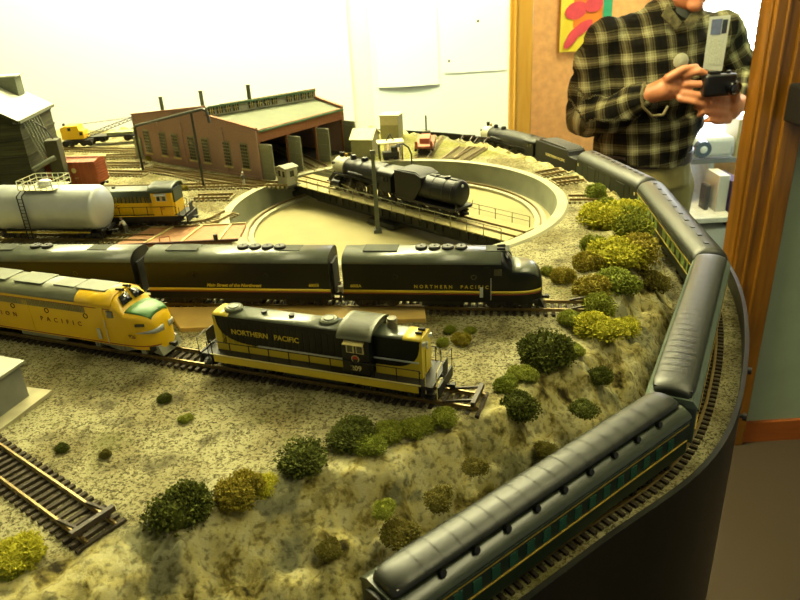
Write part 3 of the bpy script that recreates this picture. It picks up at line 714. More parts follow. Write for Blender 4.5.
    g = MB(); ring = ar+ar2; g.prism(ring, cx0-.0022, cx1+.0022, 'X'); g.prism(ar[1:-1]+[(-cy+.001, .0430), (cy-.001, .0430)], cx0+.0002, cx1-.0002, 'X')
    g.build('cab_roof', mat('cab_roof_tan', (112, 114, 86), .5, scale=60) if black else roofm, t)
    for s in (-1, 1):
        f = MB(); xc = (cx0+cx1)/2
        for k in (-1, 1): f.box((xc+k*.0036, s*(cy+.0003), .0368), (.0058, .0006, .0078))
        fr = f.build('window_frame', m_cream if black else m_silver, t)
        f = MB()
        for k in (-1, 1): f.box((xc+k*.0036, s*(cy+.0006), .0362), (.0038, .0006, .0050))
        f.build('pane', m_gls, fr)
        MB().box((xc, s*(cy+.0022), .0415), (.0150, .0040, .0008), m=Matrix.Rotation(s*-.35, 3, 'X')).build('sunshade', m_cream if black else m_silver, t)
        rot = (PI/2, 0, 0) if s == -1 else (PI/2, 0, PI)
        if black:
            e = MB().lathe([(.0001, 0), (.0030, 0)], c=(xc, s*(cy+.0007), .0286), axis='Y', n=24); d_ = e.build('round_emblem', m_cream, t)
            MB().lathe([(.0001, 0), (.0023, 0)], c=(xc, s*(cy+.0009), .0286), axis='Y', n=24, a0=0, a1=PI).build('emblem_red_half', mat('emblem_red', (190, 30, 22), .5), d_)
            MB().lathe([(.0001, 0), (.0023, 0)], c=(xc, s*(cy+.0009), .0286), axis='Y', n=24, a0=PI, a1=2*PI).build('emblem_black_half', m_npblk, d_)
            text('road_number', '209', .0055, m_cream, t, (xc, s*(cy+.0005), .0210), rot, bold=.0001)
            text('lettering', 'NORTHERN   PACIFIC', .0058, m_yel, t, (x0+.052 if s == -1 else x0+.060, s*(HW+.0012), .0320), rot, bold=.00008)
        else:
            text('lettering', 'UNION PACIFIC', .0066, m_red, t, (x0+.052, s*(HW+.0006), .0255), rot, bold=.00005, spacing=1.2)
            text('road_number', '701', .0045, m_red, t, (xc, s*(cy+.0005), .0240), rot)
    # roof kit
    for x in ((x0+.022, cx0-.016) if black else (x0+.03, x0+.05)):
        MB().lathe([(.0068, .0), (.0070, .0020), (.0058, .0030), (.0040, .0024), (.0034, .0032), (.0001, .0034)], c=(x, 0, HT), n=24).build('roof_fan', mat('fan_grey', (96, 102, 78), .5, scale=90), t)
    for x in ((x0+.048, x0+.071) if black else (x0+.07,)):
        MB().cyl((x, 0, HT-.0002), (x, 0, HT+.0022), .0019, .0024, n=14).build('exhaust_stack', m_und, t)
    if black: MB().cyl((cx1+.010, .003, HT), (cx1+.010, .003, HT+.0075), .0034, n=18).cyl((cx1+.010, .003, HT+.0045), (cx1+.010, .003, HT+.0052), .0038, n=18).build('steam_vent', mat('vent_tan', (120, 112, 74), .6), t)
    for s in (-1, 1): MB().cyl((x1-.016, s*.003, HT+.0016), (x1-.011, s*.003, HT+.0016), .0007, .0014, n=8).box((x1-.015, s*.003, HT+.0006), (.001, .001, .002)).build('horn', m_und, t)
    # handrails: separate stanchions and one long rail per side
    for s in (-1, 1):
        y = s*.0176; n = 11 if black else 9; xa, xb = x0+.009, x1-.009
        for k in range(n): MB().cyl((xa+(xb-xa)*k/(n-1), y, DK-.003), (xa+(xb-xa)*k/(n-1), y, DK+.0115), .00045, n=6).build('stanchion', m_blk, t)
        MB().tube([(xa-.001, y, DK+.0095), (xa, y, DK+.0112), (xb, y, DK+.0112), (xb+.001, y, DK+.0095)], .00035, 6).build('handrail', m_blk if not black else m_blk, t)
    for e in (-1, 1):
        xe = e*(L/2-.004)
        for s in (-1, 1):
            g = MB()
            for k in range(3): g.box((e*(L/2-.011)+e*.0005*k, s*.0150, DK-.0025-k*.0035), (.006, .0055, .0007))
            g.box((e*(L/2-.0145), s*.0150, DK-.005), (.0006, .0062, .010)); g.build('end_steps', m_und, t)
            MB().tube([(xe, s*.0172, DK-.009), (xe, s*.0172, DK+.012), (xe, s*.006, DK+.0135)], .0004, 6).tube([(xe-e*.008, s*.0172, DK-.006), (xe-e*.008, s*.0172, DK+.010)], .0004, 6).build('grab_iron', m_cream if e == 1 and s == -1 and black else m_blk, t)
        MB().box((xe+e*.0002, 0, DK-.005), (.0014, .032, .0085)).box((xe+e*.0006, 0, DK+.006), (.0006, .010, .012)).build('end_plate', m_und if e == -1 or not black else m_und, t)
        coupler(t, xe, e)
    MB().box((0, 0, .0075), (.050, .026, .0095)).cyl((-.02, .0135, .013), (.02, .0135, .013), .0018, n=10).cyl((-.02, -.0135, .013), (.02, -.0135, .013), .0018, n=10).build('fuel_tank', m_und, t, bevel=.0015)
    MB().box((0, 0, .0118), (L-.02, .022, .0036)).build('underframe', m_und, t)
    for s in (-1, 1): truck(t, s*(L/2-.040), 2, .0315)
    return t
gp = Vector((-.060, .4490))
road_switcher('black and yellow road switcher number 209 with railings, nearest engine on the gravel', (gp.x, gp.y, T+.005), gz, .197, True)
ug = Vector(at(191, 216, .012)); ug2 = Vector(at(85, 218, .012)); ud = (ug-ug2).normalized(); uz = math.atan2(ud.y, ud.x)
uc = ug-ud*.080-Vector((-ud.y, ud.x))*.004
road_switcher('yellow road switcher with dark roof standing behind the silver tank car', (uc.x, uc.y, T+.005), uz, .175, False)
# ================================================================ tank car
def tank_car():
    a = Vector(at(103, 213, .034)); b = Vector(at(0, 213, .034)); d = (a-b).normalized(); L = .152; c = a-d*(L/2-.010)
    t = thing('tank_car', 'large silver tank car with railed dome platform and ladder, left edge', 'tank car', (c.x, c.y, T+.005), math.atan2(d.y, d.x))
    R = .0262; zc = .0365; h = L/2-.008
    MB().lathe([(.0001, -h-.003), (R*.6, -h-.0022), (R*.92, -h+.0005), (R, -h+.004), (R, h-.004), (R*.92, h-.0005), (R*.6, h+.0022), (.0001, h+.003)], c=(0, 0, zc), axis='X', n=40).build('tank', m_silver, t, ang=60)
    MB().cyl((0, 0, zc+R-.002), (0, 0, zc+R+.005), .008, n=20).ball((0, 0, zc+R+.005), .008, sc3=(1, 1, .3)).build('dome', m_silver, t)
    m_pf = mat('platform_cream', (206, 204, 160), .6, scale=200)
    g = MB(); g.box((0, -.012, zc+R-.001), (.044, .012, .0008)).box((0, .012, zc+R-.001), (.044, .012, .0008)); g.build('platform', m_pf, t)
    g = MB()
    for s in (-1, 1):
        for k in range(7): g.bar((-.022+.044*k/6, s*.018, zc+R-.001), (-.022+.044*k/6, s*.018, zc+R+.010), .0007)
        for z in (.005, .010): g.bar((-.022, s*.018, zc+R+z), (.022, s*.018, zc+R+z), .0007)
    for e in (-1, 1):
        for z in (.005, .010): g.bar((e*.022, -.018, zc+R+z), (e*.022, .018, zc+R+z), .0007)
        for y in (-.006, .006): g.bar((e*.022, y, zc+R-.001), (e*.022, y, zc+R+.010), .0007)
    g.build('platform_railing', m_pf, t)
    for s in (-1, 1):
        g = MB(); 
        for k in (-1, 1): g.bar((-.016+k*.0032, s*(R+.0015), .006), (-.016+k*.0032, s*(R+.0015), zc+R*.80), .0009).bar((-.016+k*.0032, s*(R+.0015), zc+R*.80), (-.016+k*.0032, s*.018, zc+R-.001), .0009)
        for k in range(12):
            z = .008+k*.0042; y = s*(R+.0015); g.bar((-.0192, y, z), (-.0128, y, z), .0006)
        g.build('ladder', m_und, t)
    MB().box((0, 0, .0105), (L-.01, .010, .004)).box((0, 0, .0125), (L*.6, .026, .0014)).build('underframe', m_und, t)
    for s in (-1, 1): MB().bar((-L*.36, s*.0165, .0105), (L*.36, s*.0165, .0105), .0012, .0016).build('side_rail', m_yel, t)
    for s in (-1, 1):
        truck(t, s*(L/2-.024), 2, .020); coupler(t, s*(L/2-.004), s)
        MB().box((s*(L/2-.008), 0, .0115), (.003, .030, .003)).bar((s*(L/2-.008), -.015, .0115), (s*(L/2-.008), -.015, .003), .001).build('end_sill', m_und, t)
        MB().box((s*(L/2-.026), 0, .0135), (.010, .028, .004)).build('saddle', m_und, t)
    return t
tank_car()
# ================================================================ boxcar
a = Vector(at(66, 185, .008)); b = Vector(at(104, 184, .008)); 
bt = thing('boxcar', 'oxide red boxcar with round white herald, beside the dark coaling tower', 'boxcar', ((a.x+b.x)/2-.025, (a.y+b.y)/2-.002, T+.005), math.atan2(b.y-a.y, b.x-a.x))
m_box = mat('boxcar_red', (168, 88, 48), .55, scale=80); BL = .118
MB().box((0, 0, .0255), (BL, .033, .034)).build('body', m_box, bt, bevel=.0005)
MB().prism([(-.0175, .0422), (0, .0455), (.0175, .0422), (.0175, .0415), (-.0175, .0415)], -BL/2-.0006, BL/2+.0006, 'X').build('roof', m_box, bt)
g = MB()
for k in range(14): g.prism([(-.0176, .0426), (0, .0459), (.0176, .0426), (.0176, .0415), (-.0176, .0415)], -BL/2+.003+k*(BL-.006)/13-.0005, -BL/2+.003+k*(BL-.006)/13+.0005, 'X')
g.build('roof_ribs', m_box, bt)
for s in (-1, 1):
    MB().box((0, s*.0172, .0245), (.026, .0009, .031)).build('door', mat('boxcar_door', (158, 80, 44), .55, scale=80), bt)
    for h_ in (-1, 1):
        g = MB()
        for k in range(16):
            x = -BL/2+.002+k*(BL-.004)/15
            if x*h_ > .014: g.box((x, s*.0167, .0255), (.0008, .0006, .033))
        g.box((h_*.0365, s*.0166, .0418), (.044, .0006, .0008)).build('side_ribs', m_box, bt)
    MB().lathe([(.0001, 0), (.0038, 0)], c=(.026, s*.01745, .030), axis='Y', n=20).build('white_herald', m_cream, bt)
    text('reporting_marks', 'N P', .0035, m_cream, bt, (.028, s*.0175, .0185), (PI/2, 0, 0) if s == -1 else (PI/2, 0, PI))
g = MB()
for k in range(8): g.box((BL/2+.0006, 0, .013+k*.0037), (.0012, .031, .0010))
g.build('end_ribs', m_box, bt)
g = MB()
for k in range(7): g.bar((BL/2+.0012, -.015, .012+k*.0042), (BL/2+.0012, -.010, .012+k*.0042), .0005)
g.build('end_ladder', m_box, bt); MB().box((0, 0, .0085), (BL-.01, .012, .003)).build('underframe', m_und, bt)
MB().box((0, 0, .0468), (BL, .005, .0006)).build('roof_walk', m_box, bt)
for s in (-1, 1): truck(bt, s*(BL/2-.020), 2, .019); coupler(bt, s*(BL/2-.001), s)
# ================================================================ passenger coaches
ZR = -.0455
J = [at(375, 583, .006), at(672, 390, .006), at(713, 251, .006), at(651, 179, .006), at(590, 151, .006)]
J = [Vector(j) for j in J]
m_cg = mat('coach_green', (20, 40, 28), .4, scale=60, coat=.2); m_cdk = mat('coach_dark_green', (24, 31, 17), .42, scale=60, spec=.35)
m_ccr = mat('coach_roof', (30, 33, 23), .44, scale=120, coat=.05, var=.25, spec=.45); m_lg = mat('coach_light_green', (104, 126, 44), .45, scale=60)
m_ccr2 = mat('coach_roof_matt', (32, 35, 23), .45, scale=80, var=.15)
m_win = mat('coach_window', (44, 84, 66), .2, scale=60); m_gold = mat('gold_stripe', (190, 160, 50), .45, scale=60)
def coach(label, A, B, kind):
    d = (B-A).normalized(); L = (B-A).length-.005; c = (A+B)/2
    t = thing('passenger_coach', label, 'coach', (c.x, c.y, T+ZR), math.atan2(d.y, d.x), 'cars of the passenger train on the curve')
    w = .0172; x0, x1 = -L/2, L/2; zb = .0100; ze = .0385
    MB().box((0, 0, (zb+ze)/2), (L, 2*w, ze-zb)).build('body', {0: m_cdk, 1: m_cdk, 2: mat('coach_blue_grey', (70, 84, 74), .35, scale=60, coat=.2), 3: m_cg}[kind], t, bevel=.0006)
    if kind >= 2:      # clerestory roof
        rm = m_ccr
        cf = .60 if kind == 3 else .80; lo = [(w+.0006, ze), (w+.0004, ze+.0010), (w*.92, ze+.0030 if kind == 3 else ze+.0034), ((cf+.02)*w, ze+.0058), (w*cf, ze+.0058)]
        prof = lo+[(-a, b) for a, b in reversed(lo)]; vs = []
        MB().prism(prof, x0-.0004, x1+.0004, 'X').build('lower_roof', mat('coach_lower_roof', (52, 60, 44), .35, scale=90, coat=.2) if kind == 3 else mat('coach_lower_roof_pale', (98, 112, 96), .4, scale=90), t)
        cw = w*cf; ca = [(cw, ze+.0050), (cw, ze+.0080)]
        MB().prism([(cw-.0012, ze+.004), (cw-.0012, ze+.0105), (-cw+.0012, ze+.0105), (-cw+.0012, ze+.004)], x0+.004, x1-.004, 'X').build('clerestory_side', m_blk, t)
        # rounded raised roof with domed ends
        S = []; XS = []; n = 8; e = .013
        for k in range(n+1):
            u = k/n; XS.append(x0+.0015+e*(1-math.cos(u*PI/2))); S.append(section(max(.0004, (cw+.0006)*(.72+.28*math.sin(u*PI/2))), ze+.0090-.0036*(1-math.sin(u*PI/2)), ze+.0096-.0040*(1-math.sin(u*PI/2)), ze+.0096+.0044*math.sin(u*PI/2), p=2.1))
        S = S+S[::-1]; XS = XS+[-x for x in XS[::-1]]
        loft(S, XS).build('clerestory_roof', rm, t, ang=50)
        g = MB(); x = x0+.022; k = 0
        while x < x1-.02:
            ring = section(cw+.0009, ze+.0090, ze+.0096, ze+.01435, p=2.1); g.add(*[[(xx, a, b) for xx in (x-.0007, x+.0007) for a, b in ring], [(i, i+1, len(ring)+i+1, len(ring)+i) for i in range(len(ring)-1)]]); x += .0098 if kind == 2 else .0125
        o = g.build('roof_seams', rm, t)
        for k in range(9 if kind == 3 else 0):
            x = x0+.03+k*(L-.06)/8
            for s in (-1, 1): MB().cyl((x, s*(cw+.0006), ze+.0060), (x, s*(cw+.0030), ze+.0070), .0021, n=10).build('roof_vent', m_blk, t)
    else:
        prof = section(w+.0006, ze-.0005, ze, ze+.0132, p=2.15)
        S = []; XS = []
        for k in range(6):
            u = k/5; XS.append(x0-.0002+.008*(1-math.cos(u*PI/2))); S.append(section((w+.0006)*(.9+.1*math.sin(u*PI/2)), ze-.0005, ze, ze+.0070+.0062*math.sin(u*PI/2), p=2.15))
        S = S+S[::-1]; XS = XS+[-x for x in XS[::-1]]
        loft(S, XS).build('roof', m_ccr if kind == 2 else m_ccr2, t, ang=50)
        g = MB()
        for k in range(10 if kind < 2 else 0):
            x = x0+.02+k*(L-.04)/9; g.box((x, 0, ze+.0134), (.005, .0042, .0010))
        if g.v: g.build('roof_vent_row', m_ccr2, t)
        if kind == 2:
            g = MB(); x = x0+.014
            while x < x1-.012:
                ring = section(w+.0013, ze+.0006, ze+.0010, ze+.0140, p=2.15); g.add(*[[(xx, a, b) for xx in (x-.0006, x+.0006) for a, b in ring], [(i, i+1, len(ring)+i+1, len(ring)+i) for i in range(len(ring)-1)]]); x += .0125
            g.build('roof_seams', m_ccr, t)
    # windows
    for s in (-1, 1):
        y = s*(w+.0002)
        if kind in (1, 2, 3):
            nW = 16 if kind != 1 else 12
            zc_ = .0275
            if kind == 1:
                for (xa, xb) in ((x0+.012, -.012), (.012, x1-.008)):
                    MB().box(((xa+xb)/2, y, .0270), (xb-xa, .0005, .0150)).build('light_green_panel', m_lg, t)
                y += s*.0003
            for k in range(nW):
                x = x0+.022+k*(L-.044)/(nW-1)
                if kind == 1 and abs(x) < .014: continue
                wf = MB().box((x, y, zc_), (.0062, .0006, .0085)).build('window', m_win if kind == 3 else m_gls, t)
            for z in (.0345, .0212): MB().box((0, y+s*.0001, z), (L-.004, .0006, .0007 if kind == 3 else .0010)).build('gold_stripe', m_gold, t)
            MB().box((0, s*(w+.0005), .0366), (L-.004, .0010, .0016)).build('letterboard', mat('coach_letterboard', (40, 52, 40), .4) if kind == 3 else m_cdk, t)
        else:
            for x in (-L*.25, L*.22): MB().box((x, y, .0235), (.024, .0008, .0255)).build('baggage_door', m_cdk, t, bevel=.0003)
            g = MB()
            for k in range(9): g.box((x0+.02+k*(L-.04)/8, y, .024), (.0007, .0006, .027))
            g.build('side_battens', m_cdk, t); MB().box((x0+.006, y, .031), (.003, .0008, .004)).build('number_plate', m_cream, t)
            MB().box((x1-.006, y, .031), (.0030, .0008, .0040)).build('number_plate', m_cream, t)
    for e in (-1, 1):
        MB().box((e*(L/2+.0012), 0, .0235), (.0030, .020, .029)).prism([(y_, z_) for y_, z_ in section(.0100, .034, .0375, .0415)], e*L/2, e*(L/2+.0026), 'X').build('vestibule_bellows', m_blk, t)
        truck(t, e*(L/2-.036), 3, .038, hw=.0130); coupler(t, e*(L/2+.001)-e*.004, e)
    MB().box((0, 0, .0090), (L-.01, .024, .0028)).box((.02, .004, .0060), (.05, .018, .006)).box((-.04, -.004, .0062), (.03, .018, .0055)).build('underframe', m_und, t)
    return t
coach('dark baggage car with smooth roof, first behind the steam engine in front of the man', J[3], J[4]+Vector((-.002, .012)), 0)
coach('coach with light green window panels and plain roof, second car before the doorway post', J[2], J[3], 1)
coach('coach seen from above on the sharpest bend, its dark roof crossed by seams', J[1], J[2], 2)
coach('large green coach in the foreground with gold lines and lit roof edge', J[0], J[1], 3)
# ================================================================ engine house
def brick(name, ca, cb, mortar, scale=260):
    m = bpy.data.materials.new(name); m.use_nodes = True; nt = m.node_tree; b = nt.nodes['Principled BSDF']; b.inputs['Roughness'].default_value = .85
    tc = nt.nodes.new('ShaderNodeTexCoord'); mp = nt.nodes.new('ShaderNodeVectorMath'); mp.operation = 'DOT_PRODUCT'
    sx = nt.nodes.new('ShaderNodeSeparateXYZ'); nt.links.new(tc.outputs['Object'], sx.inputs[0])
    ad = nt.nodes.new('ShaderNodeMath'); nt.links.new(sx.outputs['X'], ad.inputs[0]); nt.links.new(sx.outputs['Y'], ad.inputs[1])
    cx = nt.nodes.new('ShaderNodeCombineXYZ'); nt.links.new(ad.outputs[0], cx.inputs['X']); nt.links.new(sx.outputs['Z'], cx.inputs['Y'])
    br = nt.nodes.new('ShaderNodeTexBrick'); br.inputs['Scale'].default_value = scale; br.inputs['Mortar Size'].default_value = .03
    for k, c in (('Color1', ca), ('Color2', cb), ('Mortar', mortar)): br.inputs[k].default_value = (*lin(c), 1)
    nt.links.new(cx.outputs[0], br.inputs['Vector']); nt.links.new(br.outputs['Color'], b.inputs['Base Color']); return m
m_brk = brick('engine_house_brick', (180, 144, 124), (162, 126, 108), (184, 156, 136))
m_brk2 = mat('brick_trim', (158, 104, 66), .8, scale=300); m_door = mat('door_grey_green', (150, 152, 122), .7, scale=300, var=.08)
m_roofc = mat('roof_concrete', (106, 112, 86), .8, scale=60, var=.06); m_gtrim = mat('roof_edge_green', (96, 130, 92), .6, scale=60)
m_dkin = mat('interior_shade', (34, 28, 20), .9, scale=60)  # near-black colour standing in for shade inside the stalls and chute opening
B_ = Vector((-.197, 1.039)); u_ = Vector((.62, .784)).normalized(); ez = math.atan2(u_.y, u_.x)
eh = thing('engine_house', 'red brick engine house with three open stalls and a row of roof windows', 'building', (B_.x, B_.y, T), ez)
WX, DY = .195, .312; HF, HS, HP, HB = .073, .0865, .101, .076; yc0, yc1 = .112, .060
def yc(x): return yc0+(yc1-yc0)*x/WX
th = .004
# side wall facing left with its stepped parapet
MB().prism([(0, 0), (0, HF+.003), (yc0, HS+.002), (yc0, HP), (DY, HB), (DY, 0)], 0, th, 'X').build('side_wall', m_brk, eh, smooth=False)
MB().prism([(0, 0), (0, HF+.003), (yc1, HS+.002), (yc1, HP), (DY, .061), (DY, 0)], WX-th, WX, 'X').build('side_wall', m_brk, eh, smooth=False)
MB().span(0, WX, DY-th, DY, 0, .055).build('rear_wall', m_brk, eh, smooth=False)
g = MB(); 
for y in (.002, .078, .180, .245, .308): g.span(-.0016, .0006, y-.003, y+.003, 0, HF if y < .1 else .074)
g.span(-.0012, .0006, 0, .078, HF-.006, HF-.003).span(-.0012, .0006, 0, DY, 0, .004); g.build('wall_piers', m_brk, eh, smooth=False)
g = MB().bar((0.001, 0, HF+.0035), (.001, yc0, HS+.0027), .0055, .0016).bar((.001, yc0, HP+.0007), (.001, DY, HB+.0007), .0055, .0016)
g.bar((WX-.002, 0, HF+.0035), (WX-.002, yc1, HS+.0027), .0055, .0016).bar((WX-.002, yc1, HP+.0007), (WX-.002, DY, .0617), .0055, .0016)
g.build('wall_coping', m_brk2, eh)
# windows of the side wall
def vpix(xp, z=.03):
    lo, hi = 0., DY
    for _ in range(30):
        m_ = (lo+hi)/2; P = B_+Vector((-.73, .684))*m_; v = np.array([P.x, P.y, z-HC]); k = v@fw
        if 400+FPX*(v@cr)/k > xp: lo = m_
        else: hi = m_
    return (lo+hi)/2
for xp in (160, 174, 185, 199.5, 212, 231, 247):
    y = vpix(xp); w_ = .0082
    wf = MB().span(-.0012, .0010, y-w_, y+w_, .0135, .0530).build('window', mat('window_frame_olive', (140, 136, 100), .6), eh, smooth=False)
    g = MB()
    for r in range(7):
        for c in range(3): g.span(-.0018, -.0008, y-w_+.0012+c*.0050, y-w_+.0050+c*.0050, .0155+r*.0052, .0192+r*.0052)
    g.build('panes', mat('window_glass_dim', (58, 60, 46), .15, scale=40), wf, smooth=False)
    MB().span(-.0030, .001, y-w_-.001, y+w_+.001, .0115, .0138).build('sill', m_cream, wf, smooth=False)
y = vpix(151); MB().span(-.0016, .001, y-.0105, y+.0105, .001, .038).build('side_door', m_door, eh, smooth=False)
# front wall: lintel, piers and three door leaves pairs
MB().span(0, WX, 0, th, .056, HF+.001).build('front_lintel', m_brk2, eh, smooth=False)
xd = [0, .0635, .1275, WX]
for x in xd: 
    xa = min(max(x-.003, 0), WX-.006); MB().span(xa, xa+.006, 0, th, 0, .056).build('front_pier', m_brk2, eh, smooth=False)
for x in (.004, .0635, .1275, WX-.003):
    MB().box((x, -.0125, .0275), (.0018, .025, .053), rz=.05).box((x-.0012, -.0125, .0275), (.0008, .022, .0016), rz=.05).box((x-.0012, -.0125, .046), (.0008, .022, .0016), rz=.05).box((x-.0012, -.0125, .010), (.0008, .022, .0016), rz=.05).build('door', m_door, eh, smooth=False)
# roofs
def slab(P, t_, name, mm):
    n = len(P); g = MB(); g.add([(a, b, c) for a, b, c in P]+[(a, b, c-t_) for a, b, c in P], [tuple(range(n)), tuple(range(2*n-1, n-1, -1))]+[(i, (i+1) % n, n+(i+1) % n, n+i) for i in range(n)]); return g.build(name, mm, eh, smooth=False)
slab([(th, -.003, HF-.001), (WX-th, -.003, HF-.001), (WX-th, yc1, HS-.001), (th, yc0, HS-.001)], .002, 'front_roof', m_roofc)
slab([(th, yc0-.004, HP-.0008), (WX-th, yc1-.004, HP-.0008), (WX-th, DY, .0565), (th, DY, .0565)], .002, 'rear_roof', m_gtrim)
g = MB().bar((th, yc0-.0045, HP-.001), (WX-th, yc1-.0045, HP-.001), .0014, .0030).bar((th, -.0035, HF-.001), (WX-th, -.0035, HF-.001), .0014, .0026); g.build('roof_edge', m_gtrim, eh)
slab([(th, yc0, HS-.002), (WX-th, yc1, HS-.002), (WX-th, yc1+.002, HP-.002), (th, yc0+.002, HP-.002)], .0008, 'clerestory_wall', mat('clerestory_pale', (196, 196, 168), .6))
for k in range(14):
    if k in (4, 9): continue
    f0, f1 = (k+.14)/14, (k+.86)/14; a = (th+(WX-2*th)*f0); b = (th+(WX-2*th)*f1)
    wf = MB().add([(a, yc(a)-.0012, HS+.0015), (b, yc(b)-.0012, HS+.0015), (b, yc(b)-.0012, HP-.0030), (a, yc(a)-.0012, HP-.0030)], [(0, 1, 2, 3)]).build('roof_window', mat('window_glass_dim', (58, 60, 46), .15), eh, smooth=False)
    g = MB()
    for q_ in (1/3, 2/3): xx = a+(b-a)*q_; g.bar((xx, yc(xx)-.0016, HS+.0015), (xx, yc(xx)-.0016, HP-.003), .0010)
    g.bar((a, yc(a)-.0016, (HS+HP)/2), (b, yc(b)-.0016, (HS+HP)/2), .0006); g.build('glazing_bars', m_cream, wf, smooth=False)
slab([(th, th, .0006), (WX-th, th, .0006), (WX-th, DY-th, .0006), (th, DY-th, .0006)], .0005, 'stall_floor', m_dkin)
for (x, y, yp_) in ((.045, .285, 97), (.062, .195, 91), (.092, .110, 85)):
    zt_ = HP+(.0565-HP)*(y-yc(x))/(DY-yc(x)); cc_ = B_+u_*x+Vector((-u_.y, u_.x))*y; zt2_ = zat(cc_, yp_); MB().cyl((x, y, zt_-.004), (x, y, zt2_), .0032, n=16).cyl((x, y, zt2_-.0015), (x, y, zt2_), .0037, n=16).build('smoke_stack', mat('stack_grey', (96, 92, 74), .7), eh)
# ================================================================ turntable bridge
ba = math.atan2(-.73, .68)
br = thing('turntable_bridge', 'dark girder turntable bridge with railings spanning the round pit', 'turntable bridge', (TC[0], TC[1], T), ba)
BLn = 2*TR-.006; m_gird = mat('girder_olive', (46, 46, 32), .65, scale=200, var=.2); m_deck = mat('deck_wood', (176, 164, 104), .8, scale=200, var=.15)
for s in (-1, 1):
    y = s*.0105
    g = MB().prism([(-BLn/2+.003, -.004), (BLn/2-.003, -.004), (BLn/2-.003, -.013), (BLn/2-.06, -.021), (-BLn/2+.06, -.021), (-BLn/2+.003, -.013)], y-.001, y+.001)
    for z in (-.0045,): g.span(-BLn/2+.003, BLn/2-.003, y-.0025, y+.0025, z, z+.0008)
    g.span(-BLn/2+.06, BLn/2-.06, y-.0025, y+.0025, -.0215, -.0207); g.build('girder', m_gird, br, smooth=False)
    g = MB(); k = -BLn/2+.01
    while k < BLn/2: g.box((k, y+s*.0018, -.0105), (.0008, .0022, .013)); k += .0135
    g.build('girder_stiffeners', m_gird, br, smooth=False)
g = MB(); k = -BLn/2+.004
while k < BLn/2-.002: g.box((k, 0, -.0020), (.0030, .052 if int(k*1000) % 3 == 0 else .040, .0026)); k += .0062
g.build('bridge_ties', m_gird, br, smooth=False)
MB().span(-BLn/2+.002, BLn/2-.002, -.0265, -.0115, -.0006, .0006).span(-BLn/2+.002, BLn/2-.002, .0115, .0265, -.0006, .0006).span(-BLn/2+.002, BLn/2-.002, -.0065, .0065, -.0006, .0004).build('deck', m_deck, br, smooth=False)
for s in (-1, 1): MB().span(-BLn/2+.001, BLn/2-.001, s*.0086-.0007, s*.0086+.0007, -.0006, .0022).build('rail', m_rail, br, smooth=False)
m_rl = mat('railing_steel', (150, 146, 104), .5, metal=.3, scale=200)
for s in (-1, 1):
    n = 17
    for k in range(n):
        x = -BLn/2+.008+(BLn-.016)*k/(n-1); MB().cyl((x, s*.0262, -.002), (x, s*.0262, .0135), .00055, n=6).build('railing_post', m_rl, br)
    for z in (.0075, .0132): MB().cyl((-BLn/2+.008, s*.0262, z), (BLn/2-.008, s*.0262, z), .00045, n=6).build('railing_bar', m_rl, br)
MB().box((0, 0, -.0235), (.05, .05, .006)).build('centre_pivot', m_gird, br)
for e in (-1, 1):
    MB().box((e*(BLn/2-.014), 0, -.0175), (.008, .040, .006)).cyl((e*(BLn/2-.014), -.020, -.0175), (e*(BLn/2-.014), -.016, -.0175), .0045, n=14).cyl((e*(BLn/2-.014), .020, -.0175), (e*(BLn/2-.014), .016, -.0175), .0045, n=14).build('end_carriage', m_gird, br)
# control cabin on the bridge
cb = thing('control_cabin', 'small pale grey control cabin at the engine house end of the turntable bridge', 'cabin', (0, 0, 0), ba)
cpos = Matrix.Rotation(ba, 3, 'Z') @ Vector((-.190, -.030, 0)); cb.location = (TC[0]+cpos.x, TC[1]+cpos.y, T+.0008)
m_cab = mat('cabin_grey', (168, 166, 140), .6, scale=90)
MB().box((0, 0, .0125), (.024, .020, .025)).build('walls', m_cab, cb, bevel=.0003)
MB().prism([(-.0135, .0245), (-.0135, .0258), (0, .0290), (.0135, .0258), (.0135, .0245)], -.0122, .0122).build('roof', mat('cabin_roof', (140, 138, 112), .7), cb)
for (x, y, sx, sy) in ((-.005, -.0101, .0055, .0006), (.005, -.0101, .0055, .0006), (-.0121, .0, .0006, .007), (.0121, 0, .0006, .007), (0, .0101, .008, .0006)):
    MB().box((x, y, .0170), (sx, sy, .0085)).build('window', mat('window_glass_dim', (58, 60, 46), .15), cb)
MB().box((0, 0, -.0012), (.032, .028, .0024)).bar((-.012, .01, -.002), (0, .02, -.012), .0015).build('base', m_gird, cb)
